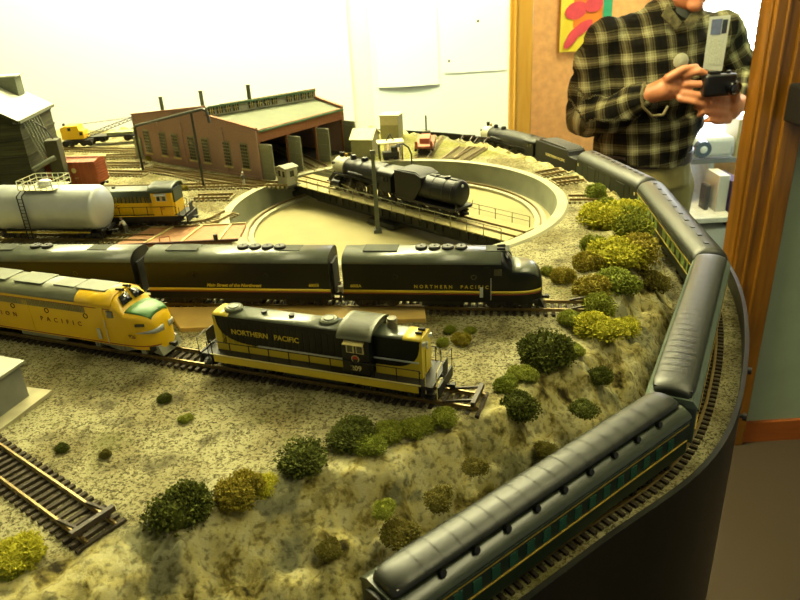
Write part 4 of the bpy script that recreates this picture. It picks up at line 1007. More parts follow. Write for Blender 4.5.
# ================================================================ steam engines
def wheel(g, x, y, r, s):
    g.lathe([(r*.72, y-.0009), (r*.93, y-.0009), (r, y-.0006), (r, y+.0006), (r*.93, y+.0009), (r*.72, y+.0009)], c=(x, 0, r), axis='Y', n=22)
    for k in range(8):
        a = PI*k/8; g.bar((x-r*.8*math.cos(a), y, r-r*.8*math.sin(a)), (x+r*.8*math.cos(a), y, r+r*.8*math.sin(a)), .0006, .0008)
    g.cyl((x, y-.0012, r), (x, y+.0012, r), r*.22, n=10)
def steam(label, loc, rz, L, front, drv, vand, k_=1.):
    """engine and tender as two coupled vehicles; x forward, front end at +"""
    t = thing('steam_locomotive', label, 'steam locomotive', loc, rz); R = .0138; zc = .0318; r = .0098
    xf = L/2; xr = -L/2; cabx = xr+.024
    MB().lathe([(.0001, xf-.012), (R*.8, xf-.0125), (R*.97, xf-.014), (R, xf-.016), (R, xf-.060), (R*1.14, xf-.085), (R*1.16, cabx)], c=(0, 0, zc), axis='X', n=28).build('boiler', m_blk, t, ang=50)
    MB().lathe([(.0001, xf-.0108), (R*.35, xf-.0110), (R*.80, xf-.0122), (R*.98, xf-.014), (R*1.03, xf-.0165), (R*1.03, xf-.036)], c=(0, 0, zc), axis='X', n=28).build('smokebox', front, t, ang=50)
    g = MB()
    for x in (xf-.040, xf-.055, xf-.070, xf-.086): g.lathe([(R*1.10+.0003*0, x-.0008), (R*1.12, x), (R*1.10, x+.0008)], c=(0, 0, zc), axis='X', n=28)
    g.build('boiler_bands', m_und, t)
    MB().lathe([(.0034, zc+R-.002), (.0030, zc+R+.004), (.0036, zc+R+.0065), (.0030, zc+R+.0067), (.0022, zc+R+.003)], c=(xf-.021, 0, 0), n=18).build('chimney', m_blk, t)
    for x, rr, hh in ((xf-.045, .0042, .0062), (xf-.068, .0048, .0058)):
        MB().lathe([(rr, zc+R-.003), (rr, zc+R+hh*.5), (rr*.8, zc+R+hh*.85), (.0001, zc+R+hh)], c=(x, 0, 0), n=18).build('dome', m_blk, t)
    MB().lathe([(.0001, xf-.0080), (.0022, xf-.0082), (.0026, xf-.0095), (.0024, xf-.0135), (.0001, xf-.0135)], c=(0, 0, zc+.0035), axis='X', n=16).build('headlight', m_silver, t)
    MB().ball((xf-.030, 0, zc+R+.003), .0022, sc3=(1, 1, 1.2)).build('bell', mat('brass', (196, 160, 60), .3, metal=.8), t)
    MB().cyl((xf-.013, -.010, zc+.0060), (xf-.019, -.010, zc+.0060), .003, n=14).cyl((xf-.013, .010, zc+.0060), (xf-.019, .010, zc+.0060), .003, n=14).build('feedwater_heater', m_blk, t)
    for s in (-1, 1):
        MB().box(((xf-.020+cabx)/2, s*.0142, .0262), (xf-.020-cabx, .0062, .0009)).bar((xf-.020, s*.0142, .0262), (xf-.004, s*.0125, .0125), .0010, .005).build('running_board', m_blk, t)
        MB().cyl((xf-.030, s*.0125, .0330), (cabx, s*.0138, .0345), .0004, n=6).build('handrail', m_rl, t)
        MB().cyl((xf-.048, s*.0135, .0300), (xf-.078, s*.0135, .0300), .0026, n=12).build('air_tank', m_blk, t)
        MB().cyl((xf-.017, s*.0140, .0118), (xf-.031, s*.0140, .0118), .0050, n=16).box((xf-.024, s*.0120, .0165), (.013, .007, .008)).build('cylinder', m_blk, t)
        x0_ = xf-.045; n = drv; P = [x0_-k*.0218*r/.0098 for k in range(n)]
        for x in P:
            g = MB(); wheel(g, x, s*.0092, r, s); g.build('driving_wheel', m_whl, t)
        MB().bar((P[0], s*.0128, r-.004), (P[-1], s*.0128, r-.004), .0008, .0018).bar((xf-.031, s*.0142, .0118), (P[1], s*.0136, r-.004), .0008, .0014).build('side_rods', m_rl, t)
        MB().bar((xf-.034, s*.0138, .0150), (xf-.052, s*.0138, .0150), .0008, .0012).bar((xf-.052, s*.0138, .0240), (xf-.052, s*.0138, .0120), .0008, .0018).build('valve_gear', m_und, t)
    MB().box(((xf-.030+cabx)/2, 0, .0165), (xf-.02-cabx, .010, .006)).build('frame', m_und, t)
    # pilot and trucks
    MB().prism([(xf-.014, .0045), (xf-.001, .0018), (xf-.0045, .0110), (xf-.014, .0112)], -.012, .012).build('pilot', m_und, t)
    MB().box((xf-.006, 0, .0118), (.012, .030, .0012)).build('pilot_deck', m_und, t)
    g = MB(); [wheel(g, x, s*.0085, .0050, s) for x in ((xf-.014, xf-.031) if n > 3 else (xf-.026,)) for s in (-1, 1)]; g.build('leading_wheels', m_whl, t)
    g = MB(); [wheel(g, x, s*.0085, .0060, s) for x in (xr+.022, xr+.008) for s in (-1, 1)]; g.box((xr+.015, .0115, .0070), (.026, .0012, .0036)).box((xr+.015, -.0115, .0070), (.026, .0012, .0036)); g.build('trailing_truck', m_und, t)
    coupler(t, xf-.002, 1)
    # cab
    MB().span(xr+.004, cabx+.002, -.0165, .0165, .0165, .0400).build('cab', m_blk, t, bevel=.0004)
    MB().prism([(y, z) for y, z in section(.0178, .0388, .0396, .0462, p=2.0)], xr-.001, cabx+.004, 'X').build('cab_roof', m_blk, t)
    for s in (-1, 1):
        for x in (xr+.011, xr+.018): MB().box((x, s*.0167, .0335), (.0048, .0006, .0062)).build('cab_window', m_gls, t)
    return t
def tender(label, loc, rz, L, vand, txt=''):
    t = thing('tender', label, 'tender', loc, rz); w = .0165
    MB().box((0, 0, .0130), (L-.004, .032, .0030)).build('frame', m_und, t)
    if vand:
        MB().lathe([(.0001, -L/2+.003), (.012, -L/2+.0034), (.0150, -L/2+.005), (.0158, -L/2+.008), (.0158, L*.12)], c=(0, 0, .0300), axis='X', n=36).build('tank', m_blk, t, ang=60)
        g = MB()
        for x in (-L/2+.009, -L*.28, -L*.10, L*.05): g.lathe([(.0158, x-.0007), (.0163, x), (.0158, x+.0007)], c=(0, 0, .0300), axis='X', n=36)
        g.build('tank_bands', m_blk, t)
        MB().prism([(L*.03, .0445), (L*.12, .0485), (L/2-.003, .0485), (L/2-.003, .0145), (L*.16, .0145), (L*.03, .033)], -w, w).build('bunker', m_blk, t, bevel=.0006)
        MB().prism([(L*.06, .0462), (L*.13, .0500), (L/2-.006, .0490), (L/2-.006, .046), (L*.10, .046)], -w+.002, w-.002).build('coal_load', m_coal, t)
        MB().box((-L*.2, 0, .0462), (L*.42, .006, .0008)).cyl((-L*.25, 0, .0455), (-L*.25, 0, .0480), .004, n=14).cyl((-L*.1, 0, .0455), (-L*.1, 0, .0475), .0025, n=14).build('tank_hatches', m_blk, t)
    else:
        MB().prism([(-L/2+.002, .0145), (-L/2+.002, .0370), (-L/2+.022, .0380), (-L/2+.030, .0465), (L/2-.003, .0465), (L/2-.003, .0145)], -w, w).build('tank', m_blk, t, bevel=.0006)
        MB().prism([(-L/2+.026, .0440), (-L/2+.036, .0490), (L/2-.02, .0500), (L/2-.006, .0460)], -w+.002, w-.002).build('coal_load', m_coal, t)
        MB().cyl((-L/2+.010, 0, .037), (-L/2+.010, 0, .0395), .004, n=14).build('water_hatch', m_blk, t)
        for s in (-1, 1): text('lettering', txt, .0062, m_cream, t, (-.002, s*(w+.0003), .0285), (PI/2, 0, 0) if s == -1 else (PI/2, 0, PI), bold=.0001)
    MB().lathe([(.0001, -.001), (.0018, -.0008), (.002, 0)], c=(-L/2+.002 if not vand else -L/2+.0035, 0, .040), axis='X', n=12).build('rear_lamp', m_silver, t)
    for e in (-1, 1):
        truck(t, e*(L/2-.026), 3 if vand else 2, .030 if vand else .021, m_blk); coupler(t, e*(L/2-.003), e)
    [MB().tube([(-L/2+.002, s*.0150, .012), (-L/2+.0005, s*.0150, .020)], .0004, 5).build('grab_iron', m_rl, t) for s in (-1, 1)]
    return t
m_coal = mat('coal', (18, 17, 15), .6, scale=900, var=.6, bump=1.)
m_sbx = mat('smokebox_silver', (190, 186, 156), .5, metal=.2, scale=60)
fdir = Vector((-.68, .73)).normalized(); ctr = Vector(TC)+Vector((-.0, -.0))
fa_ = math.atan2(fdir.y, fdir.x)
ef = Vector(at(331, 181, .012)); tail = Vector(at(457, 213, .012)); proj = lambda P: (P-ctr).dot(fdir)
pf, pt_ = proj(ef), proj(tail)
LT = pf-pt_+.006; Lt = LT*.43; Le = LT-Lt-.002
pe = ctr+fdir*(pf-Le/2+.002); pq = ctr+fdir*(pt_+Lt/2-.003)
steam('black steam engine with silver smokebox standing on the turntable bridge', (pe.x, pe.y, T+.0022), fa_, Le, m_sbx, 4, True)
tender('black tender with long round water tank on the turntable bridge', (pq.x, pq.y, T+.0022), fa_, Lt, True)
# the passenger train engine
tr = Vector(at(585, 173, -.02)); fr = Vector(at(479, 143, -.035)); md = Vector((.26, 1.225))
P1 = Vector((.306, 1.086)); P2 = Vector((.262, 1.208)); P3 = Vector((.176, 1.362))
d1 = (P2-P1).normalized(); t1 = tender('black tender lettered in white, coupled ahead of the dark baggage car', ((P1.x+P2.x)/2, (P1.y+P2.y)/2, T+ZR), math.atan2(d1.y, d1.x), (P2-P1).length-.003, False, 'NORTHERN PACIFIC')
d2 = (P3-P2).normalized(); steam('black steam engine with grey smokebox on the main line behind the turntable', ((P2.x+P3.x)/2, (P2.y+P3.y)/2, T+ZR), math.atan2(d2.y, d2.x), (P3-P2).length-.002, m_sbx, 4, False)
# ================================================================ light mast and pipe gantry, coal tower, crane ...
m_pole = mat('pole_green', (96, 100, 76), .6, scale=100); m_poleb = mat('gantry_dark', (44, 46, 34), .5, scale=100)
x, y = at(378, 232, PIT); lp = thing('yard_mast', 'grey-green lattice mast in front of the turntable engine', 'mast', (x, y, T+PIT), 0)
zt_ = zat(Vector((x, y)), 152)-PIT
MB().box((0, 0, (zt_)/2), (.0056, .0050, zt_), taper=.75).box((0, 0, .002), (.010, .010, .004)).build('pole', m_pole, lp)
MB().box((0, 0, zt_), (.006, .004, .004)).build('lamp_head', m_pole, lp)
x, y = at(412, 168); aw = thing('gooseneck_lamp', 'dark goose-neck lamp post rising behind the turntable tender', 'lamp post', (x, y, T), 0)
MB().tube([(0, 0, 0), (0, 0, .022), (-.004, 0, .032), (-.012, 0, .038), (-.02, 0, .037)], .0014, 8).build('post', m_poleb, aw); MB().lathe([(.0001, .039), (.004, .036), (.005, .034)], c=(-.02, 0, 0), n=14).build('shade', m_poleb, aw)
# pipe gantry beside engine house
p0 = Vector(at(143, 170)); p1 = Vector(at(204, 187)); 
z0_, z1_ = zat(p0, 126), zat(p1, 112); dd = (p1-p0); L01 = dd.length; dn = dd/L01
gt = thing('pipe_gantry', 'dark overhead pipe on slim posts beside the brick engine house', 'pipe', (p0.x, p0.y, T), math.atan2(dn.y, dn.x))
sl = (z1_-z0_)/L01; Lx = L01*1.18
MB().tube([(0, 0, 0), (0, 0, z0_-.010), (.002, 0, z0_-.003), (.008, 0, z0_+.001), (L01, 0, z1_), (Lx, 0, z0_+sl*Lx), (Lx+.006, 0, z0_+sl*Lx-.001), (Lx+.010, 0, z0_+sl*Lx-.007), (Lx+.011, 0, z0_+sl*Lx-.018)], .0022, 10).build('pipe', m_poleb, gt)
MB().cyl((L01, 0, 0), (L01, 0, z1_), .0018, n=10).build('post', m_poleb, gt)
# coal tower
cw_ = Vector(at(41, 204)); tw = thing('coaling_tower', 'tall dark weathered timber coaling tower cut by the left edge', 'building', (cw_.x, cw_.y, T), .10)
m_tim = wood('dark_timber', (34, 36, 18), (78, 78, 38), scale=(3, 3, 60), rough=.85); m_timl = mat('pale_timber', (132, 104, 58), .8, scale=200, var=.2)
hz = zat(cw_, 121); rp_ = .42; W2 = .26; D2 = .13
MB().prism([(0, .030), (0, hz), (-W2/2, hz+W2/2*.62), (-W2, hz), (-W2, .030)], 0, D2).build('walls', m_tim, tw, smooth=False)
g = MB()
for z in [.045+.022*k for k in range(5)]:
    if z < hz: g.span(-W2, .0006, -.0016, .0, z, z+.003).span(0, .0014, 0, D2, z, z+.003)
g.build('wall_battens', m_tim, tw, smooth=False)
m_tin = mat('tin_roof', (214, 214, 196), .4, metal=.3, scale=60)
a = math.atan(.62)
for s in (1, -1):
    xa, xb = (-W2/2, .003) if s == 1 else (-W2/2, -W2-.003)
    z_a = hz+W2/2*.62+.0025; z_b = z_a-abs(xb-xa)*.62
    g = MB().prism([(xa, z_a), (xb, z_b), (xb, z_b-.002), (xa, z_a-.002)], -.008, D2+.008); g.build('roof', m_tin, tw, smooth=False)
    g = MB().bar((xa, -.008, z_a-.002), (xb, -.008, z_b-.002), .0016, .004); g.build('roof_edge', m_tim, tw)
czt = .5*0+zat(Vector((cw_.x-.02, cw_.y+.085)), 77); MB().span(-.14, -.028, .100, .125, hz+.01, czt).build('roof_cabin', mat('cabin_olive', (106, 112, 90), .7), tw, smooth=False)
MB().span(-.144, -.024, .096, .129, czt, czt+.002).build('cabin_roof', m_tin, tw, smooth=False)
for k in range(6):
    for y_ in (.004, D2-.004):
        x_ = -.004-k*(W2-.008)/5; MB().box((x_, y_, .015), (.005, .005, .030)).build('post', m_tim, tw)
MB().span(-.060, -.050, -.004, .0, .012, .052).span(-.078, -.068, -.004, .0, .012, .052).build('chute_rails', m_timl, tw)
MB().bar((-.064, .0, .050), (-.064, -.030, .012), .012, .002).build('chute', m_timl, tw)
MB().span(-.072, -.056, -.0015, .001, .050, .066).build('dark_opening', m_dkin, tw)  # flat dark slab on the wall, the opening's shade put into its colour
# corrugated bin, chutes and pipes on the right of the tower
g = MB()
for k in range(7): g.bar((.004+.0*k, .006+k*.010, hz-.004), (.018, .010+k*.0085, .052), .0018)
g.build('side_ribs', mat('rib_grey', (112, 116, 92), .6), tw)
MB().bar((.000, -.006, hz-.001), (.000, D2+.006, hz-.001), .010, .004).build('eave_beam', mat('rib_grey', (112, 116, 92), .6), tw)
MB().box((.027, .030, .058), (.018, .020, .052)).build('sand_bin', mat('bin_olive', (70, 68, 38), .7, scale=200), tw, bevel=.001)
MB().tube([(.008, .03, hz-.006), (.022, .030, hz-.018), (.028, .032, .084)], .0012, 8).build('pipe', m_poleb, tw)
MB().tube([(.004, -.004, .050), (.026, .006, .060), (.032, .010, .062)], .0035, 10).build('spout', mat('rib_grey', (112, 116, 92), .6), tw)
for (xx, yy) in ((.020, .022), (.034, .022), (.020, .038), (.034, .038)): MB().bar((xx, yy, 0), (xx, yy, .034), .002).build('bin_leg', m_tim, tw)
g = MB()
for k in range(3): g.bar((.020, .021, .002+k*.010), (.034, .021, .012+k*.010), .0009).bar((.034, .021, .002+k*.010), (.020, .021, .012+k*.010), .0009)
g.build('bin_bracing', m_silver, tw)
MB().box((.020, .02, .020), (.012, .012, .010)).build('red_motor', m_box, tw)
# crane
ca_ = Vector(at(78, 146, .004)); cr_t = thing('crane', 'bright yellow crane with long lattice boom behind the red boxcar', 'crane', (ca_.x, ca_.y, T+.005), .02)
MB().box((.004, 0, .0085), (.052, .026, .005)).build('car_deck', m_und, cr_t); MB().cyl((0, 0, .011), (0, 0, .014), .011, n=20).build('turning_ring', m_und, cr_t)
MB().prism([(-.021, .0140), (-.021, .0360), (-.012, .0390), (.012, .0390), (.014, .0300), (.021, .0290), (.021, .0140)], -.013, .013).build('cab', m_armour, cr_t, bevel=.0006)
for s in (-1, 1):
    for x_ in (-.004, .0165): MB().box((x_, s*.0132, .0330 if x_ < 0 else .024), (.006, .0006, .006)).build('window', m_gls, cr_t)
MB().cyl((-.017, 0, .038), (-.017, 0, .0425), .0025, n=12).build('exhaust', m_und, cr_t)
bt_ = Vector(at(134, 121, .045)); bl_ = math.hypot(bt_.x-ca_.x, bt_.y-ca_.y); ba2 = math.atan2(bt_.y-ca_.y, bt_.x-ca_.x)-.02
g = MB(); nb = 12; A0 = Vector((.018*math.cos(ba2), .018*math.sin(ba2), .016)); A1 = Vector((bl_*math.cos(ba2), bl_*math.sin(ba2), .046)); sd = Vector((-math.sin(ba2), math.cos(ba2), 0))
ch = []
for (sy, sz) in ((-1, -1), (1, -1), (1, 1), (-1, 1)):
    pts_ = [A0.lerp(A1, k/nb)+sd*sy*.0035*(1-.5*abs(k/nb-.4))+Vector((0, 0, sz*.0032*(1-.5*abs(k/nb-.4)))) for k in range(nb+1)]; ch.append(pts_)
    for a_, b_ in zip(pts_, pts_[1:]): g.bar(a_, b_, .0009)
for i in range(4):
    for k in range(nb): g.bar(ch[i][k], ch[(i+1) % 4][k+1], .0006)
g.build('lattice_boom', m_poleb, cr_t)
MB().bar((-.004, 0, .038), A1, .0005).bar((-.004, .004, .038), A1+Vector((0, 0, .002)), .0005).build('boom_cable', m_poleb, cr_t)
for s in (-1, 1): truck(cr_t, s*.017+.004, 2, .012)
# boom car behind
fc = Vector(at(117, 141, .004)); fcar = thing('flat_car', 'dark low flat car under the crane boom at the back of the yard', 'flat car', (fc.x, fc.y, T+.005), .02)
MB().box((0, 0, .0110), (.100, .030, .0030)).build('deck', m_und, fcar)
MB().box((.012, 0, .0150), (.05, .022, .005)).build('pale_load', mat('load_pale_green', (150, 160, 110), .7, scale=100), fcar)
for s in (-1, 1): truck(fcar, s*.033, 2, .019)
# red work car and bumper stub by the back edge
wc = Vector(at(424, 155, .004)); wd = Vector(at(428, 140, .004))-wc; wcar = thing('work_car', 'small rust red work car with upright dark post beyond the turntable', 'work car', (wc.x+wd.x*.4, wc.y+wd.y*.4, T+.005), math.atan2(wd.y, wd.x))
MB().box((0, 0, .0105), (.085, .030, .004)).build('deck', mat('pink_brown', (176, 104, 70), .7, scale=80), wcar, bevel=.0005)
MB().box((-.004, 0, .0165), (.038, .016, .009)).prism([(-.045, .0125), (-.045, .021), (-.030, .0125)], -.014, -.010).prism([(-.045, .0125), (-.045, .021), (-.030, .0125)], .010, .014).build('plow_frame', mat('pink_brown', (176, 104, 70), .7, scale=80), wcar)
MB().box((.03, 0, .018), (.012, .014, .010)).cyl((.03, 0, .02), (.03, 0, .048), .0014, n=8).build('winch_and_post', m_pole, wcar)
for s in (-1, 1): truck(wcar, s*.028, 2, .016)
# small buildings right of engine house
def hut(label, xl, xr, yb, ht, m, mr, dz=.045, flat=False, name='shed'):
    a_ = Vector(at(xl, yb)); b_ = Vector(at(xr, yb)); w_ = (b_-a_).length; d_ = (b_-a_).normalized(); nrm = Vector((-d_.y, d_.x)); c_2 = (a_+b_)/2+nrm*dz/2
    t = thing(name, label, 'building', (c_2.x, c_2.y, T), math.atan2(d_.y, d_.x))
    if flat: MB().box((0, 0, ht/2), (w_, dz, ht)).build('walls', m, t, bevel=.0004); MB().box((0, 0, ht+.0006), (w_+.003, dz+.003, .0016)).build('roof', mr, t)
    else:
        MB().prism([(-dz/2, 0), (-dz/2, ht*.72), (0, ht), (dz/2, ht*.72), (dz/2, 0)], -w_/2, w_/2, 'X').build('walls', m, t, smooth=False)
        for s in (-1, 1): MB().bar((0, s*.0, ht+.001), (0, s*(dz/2+.003), ht*.72-.0005), w_+.004, .0016).build('roof', mr, t)
    return t, w_, dz
m_crm = mat('cream_siding', (214, 208, 158), .7, scale=200, var=.05)
m_olv = mat('olive_siding', (168, 164, 110), .7, scale=200, var=.06)
hut('small olive green shed touching the open end of the engine house', 352, 373, 158, .042, m_olv, m_crm, .05)
t_, w_, d_ = hut('tall cream hut standing alone by the back edge behind the turntable', 381, 399, 141, .044, m_olv, m_crm, .035, True)
MB().box((0, -.0179, .036), (w_*.98, .0006, .016)).build('cream_upper_wall', m_crm, t_)
# canopy with dark vehicle
x, y = at(391, 160); cn = thing('open_canopy', 'pale flat canopy over a dark machine behind the turntable engine', 'canopy', (x, y, T), .1)
MB().box((0, 0, .0300), (.042, .028, .0016)).build('roof', m_crm, cn)
for (a_, b_) in ((-.018, -.011), (.018, -.011), (-.018, .011), (.018, .011)): MB().cyl((a_, b_, 0), (a_, b_, .0295), .0009, n=8).build('post', m_pole, cn)
MB().bar((-.006, 0, .031), (0, 0, .042), .0016).bar((.006, 0, .031), (0, 0, .042), .0016).build('roof_bracket', m_poleb, cn)
mc = thing('yard_machine', 'dark machine parked under the pale canopy', 'machine', (x, y, T), .1)
MB().box((0, 0, .009), (.026, .014, .010)).box((.006, 0, .0175), (.010, .012, .008)).build('body', m_poleb, mc, bevel=.0008)
for (a_, b_) in ((-.008, -.0075), (.008, -.0075), (-.008, .0075), (.008, .0075)): MB().cyl((a_, b_-.001, .004), (a_, b_+.001, .004), .004, n=14).build('wheel', m_und, mc)
# grey shed at the lower left
b0 = Vector(at(30, 398)); t = thing('metal_shed', 'plain grey metal shed corner at the lower left frame edge', 'building', (b0.x, b0.y, T), math.atan2(.021, .0235)-.18)
e0_, e1_ = at(0, 371, .03), at(21, 357, .03); t.rotation_euler[2] = math.atan2(e1_[1]-e0_[1], e1_[0]-e0_[0])
MB().span(-.055, 0, -.0, .07, 0, .030).build('walls', mat('shed_grey', (136, 138, 124), .6, scale=60), t, smooth=False)
MB().prism([(-.003, .029), (-.003, .031), (.035, .034), (.073, .031), (.073, .029)], -.058, .003, 'X').build('roof', mat('shed_roof', (166, 168, 142), .5, scale=60), t, smooth=False)
MB().span(-.062, .010, -.012, .078, -.002, .0022).build('foundation', mat('slab_pale', (190, 182, 140), .8, scale=60), t)
# tan platform behind the road switcher
pc = [at(166, 307, .004), at(424, 304, .004), at(426, 318, .004), at(180, 328, .004)]
cx_, cy_ = sum(p[0] for p in pc)/4, sum(p[1] for p in pc)/4
g = MB(); n = 4; g.add([(p[0]-cx_, p[1]-cy_, z_) for z_ in (-.002, .004) for p in pc], [(3, 2, 1, 0), (4, 5, 6, 7)]+[(i, (i+1) % 4, 4+(i+1) % 4, 4+i) for i in range(4)])
o = g.build('loading_platform', mat('tan_card', (222, 186, 100), .7, scale=60, var=.06), None, (cx_, cy_, T), bevel=.0004); tag(o, 'flat tan platform between the black diesels and the road switcher', 'platform')
# brick red open platform with pale beams beside the tank car
pc = [Vector(at(*q_, .003)) for q_ in ((112, 246), (238, 240), (246, 224), (150, 228))]
cc = sum(pc, Vector((0, 0)))/4; rp2 = thing('work_platform', 'brick red platform with pale beams just behind the black diesels', 'platform', (cc.x, cc.y, T), 0)
g = MB(); g.add([(p.x-cc.x, p.y-cc.y, z_) for z_ in (-.001, .003) for p in pc], [(3, 2, 1, 0), (4, 5, 6, 7)]+[(i, (i+1) % 4, 4+(i+1) % 4, 4+i) for i in range(4)]); g.build('deck', mat('platform_brick', (182, 130, 84), .8, scale=200), rp2)
for f in (.25, .55, .85):
    a_, b_ = pc[0].lerp(pc[1], f)-cc, pc[3].lerp(pc[2], f)-cc; MB().bar((a_.x, a_.y, .0038), (b_.x, b_.y, .0038), .0020).build('beam', m_cream, rp2)
a_, b_ = pc[0]-cc, pc[1]-cc; MB().bar((a_.x, a_.y, .0036), (b_.x, b_.y, .0036), .0024).build('front_edge', mat('platform_dark', (90, 50, 34), .8), rp2)
a_, b_ = pc[3]-cc, pc[2]-cc; MB().bar((a_.x, a_.y, .0040), (b_.x, b_.y, .0040), .0016).build('rear_edge', m_cream, rp2)
k1 = Vector(at(216, 240, .004))-cc; MB().cyl((k1.x, k1.y, .003), (k1.x, k1.y, .011), .0026, n=14).build('black_drum', m_blk, rp2)
k1 = Vector(at(165, 241, .004))-cc; MB().tube([(k1.x-.006, k1.y, .003), (k1.x-.006, k1.y, .009), (k1.x+.006, k1.y, .009), (k1.x+.006, k1.y, .003)], .0007, 6).build('brown_hoop', m_box, rp2)
# figures
def figure(x, y, z, rz, top, legs, label, bend=0.):
    X_, Y_ = at(x, y, z); t = thing('person_figure', label, 'model person', (X_, Y_, T+z), rz)
    g = MB(); h = .0205
    for s in (-1, 1): g.tube([(0, s*.0018, .0), (0.0004, s*.0016, .005), (0, s*.0012, .0102)], [.0010, .0012, .0016], 8)
    g.build('trousers', legs, t)
    g = MB(); sh = Vector((math.sin(bend)*.007, 0, .0100+math.cos(bend)*.0065)); g.tube([(0, 0, .0096), (sh.x*.5, 0, (.0100+sh.z)/2), tuple(sh)], [.0020, .0024, .0021], 10)
    for s in (-1, 1): g.tube([(sh.x, s*.0024, sh.z-.0005), (sh.x+.001, s*.0034, sh.z-.0035), (sh.x+.003, s*.0026, sh.z-.0055)], [.0010, .0009, .0007], 8)
    g.build('shirt', top, t)
    MB().ball((sh.x+.0010, 0, sh.z+.0028), .00155, sc3=(1, .85, 1.2)).build('head', mat('figure_skin', (206, 160, 116), .7), t)
    MB().ball((sh.x+.0008, 0, sh.z+.0038), .00165, sc3=(1.1, 1, .6)).build('cap', legs, t)
m_wht = mat('figure_white', (232, 228, 206), .7); m_fgr = mat('figure_grey', (120, 116, 96), .7); m_fbl = mat('figure_blue', (60, 74, 96), .7)
figure(127, 233, 0, 2.6, m_wht, m_fgr, 'tiny figure in white bending over beside the yellow switcher', .7)
figure(141, 222, 0, .3, m_wht, m_fbl, 'tiny upright figure in white nearest the yellow switcher trucks')
figure(244, 186, 0, 1., m_fgr, m_wht, 'tiny grey figure standing on the gravel by the engine house door')
figure(332, 299, .004, -1.2, m_wht, m_blk, 'tiny white figure standing at the gap between the black diesels, left one')
figure(343, 301, .004, -1.9, m_wht, m_fgr, 'tiny pale figure standing at the gap between the black diesels, right one', .3)
# yard tracks
def trk(px, label, z=0., **k):
    P = [at(a_, b_) for a_, b_ in px]; return track(catmull(P, 8) if len(P) > 2 else [Vector(p) for p in P], z, label, **k)
mt = m_tie2
ua, ub = uc-ud*.16, Vector((TC[0], TC[1]))+Vector((-.2115, -.012))
track(catmull([ua-ud*.3, ua, uc, uc+ud*.09, ub], 6), 0, 'track carrying the yellow switcher up to the turntable rim', mt=mt)
ta = Vector(at(103, 213, .034)); tb_ = Vector(at(0, 213, .034)); tdir = (ta-tb_).normalized()
tcl = bpy.data.objects['tank_car'].location
track([Vector((tcl.x, tcl.y))-tdir*.3, Vector((tcl.x, tcl.y))+tdir*.12], 0, 'short track under the silver tank car', mt=mt)
bl = bt.location; bd = Vector((math.cos(bt.rotation_euler[2]), math.sin(bt.rotation_euler[2])))
track([Vector((bl.x, bl.y))-bd*.2, Vector((bl.x, bl.y))+bd*.34], 0, 'yard track ending in front of the red boxcar', mt=mt, group=None)
trk([(60, 150), (150, 152)], 'rearmost yard track, running under the crane', mt=mt)
for (pa, pb, lab) in (((104, 158), (140, 157), 'pale yard track just in front of the crane track'), ((104, 166), (143, 166), 'pale yard track halfway between crane and boxcar'), ((104, 174), (146, 175), 'pale yard track ending near the left gantry post')):
    trk([pa, pb], lab, mt=mt)
trk([(150, 168), (205, 180), (262, 188)], 'track running along the brick side wall of the engine house', mt=mt)
trk([(196, 199), (232, 198)], 'short track stub between the gantry post and the turntable rim', mt=mt)
cT = Vector(TC)
def radial(ang, l0, l1, label):
    d = Vector((math.cos(ang), math.sin(ang))); track([cT+d*(TR+.013+l0), cT+d*(TR+l1)], 0, label, mt=mt)
for ang, l1, lab in ((math.atan2(.73, -.68), .26, 'stall track leading from the bridge end into the middle of the engine house'),
                    (math.atan2(.73, -.68)-.25, .26, 'stall track into the right bay of the engine house'),
                    (math.atan2(.73, -.68)+.25, .26, 'stall track into the left bay of the engine house')):
    radial(ang, .002, l1, lab)
for (x, y, l1, lab) in ((425, 155, .17, 'track beyond the turntable carrying the red work car'), (462, 150, .10, 'left one of two short stub tracks behind the turntable with end stops'), (476, 151, .10, 'right one of two short stub tracks behind the turntable'), (393, 152, .15, 'track beyond the turntable leading under the pale canopy')):
    X_, Y_ = at(x, y); radial(math.atan2(Y_-TC[1], X_-TC[0]), .002, l1, lab)
for (x, y, l1, lab) in ((590, 200, .060, 'short stub track right of the turntable, beside the round bush'), (577, 181, .055, 'short stub track right of the turntable nearest the baggage car'), (562, 172, .055, 'short stub track right of the turntable nearest the lettered tender')):
    X_, Y_ = at(x, y); radial(math.atan2(Y_-TC[1], X_-TC[0]), .002, l1, lab)
for (x, y, lab) in ((468, 141, 'end stop of the left stub track behind the turntable'), (483, 143, 'end stop of the right stub track behind the turntable')):
    X_, Y_ = at(x, y); bumper(X_, Y_, 0, math.atan2(Y_-TC[1], X_-TC[0]), lab)
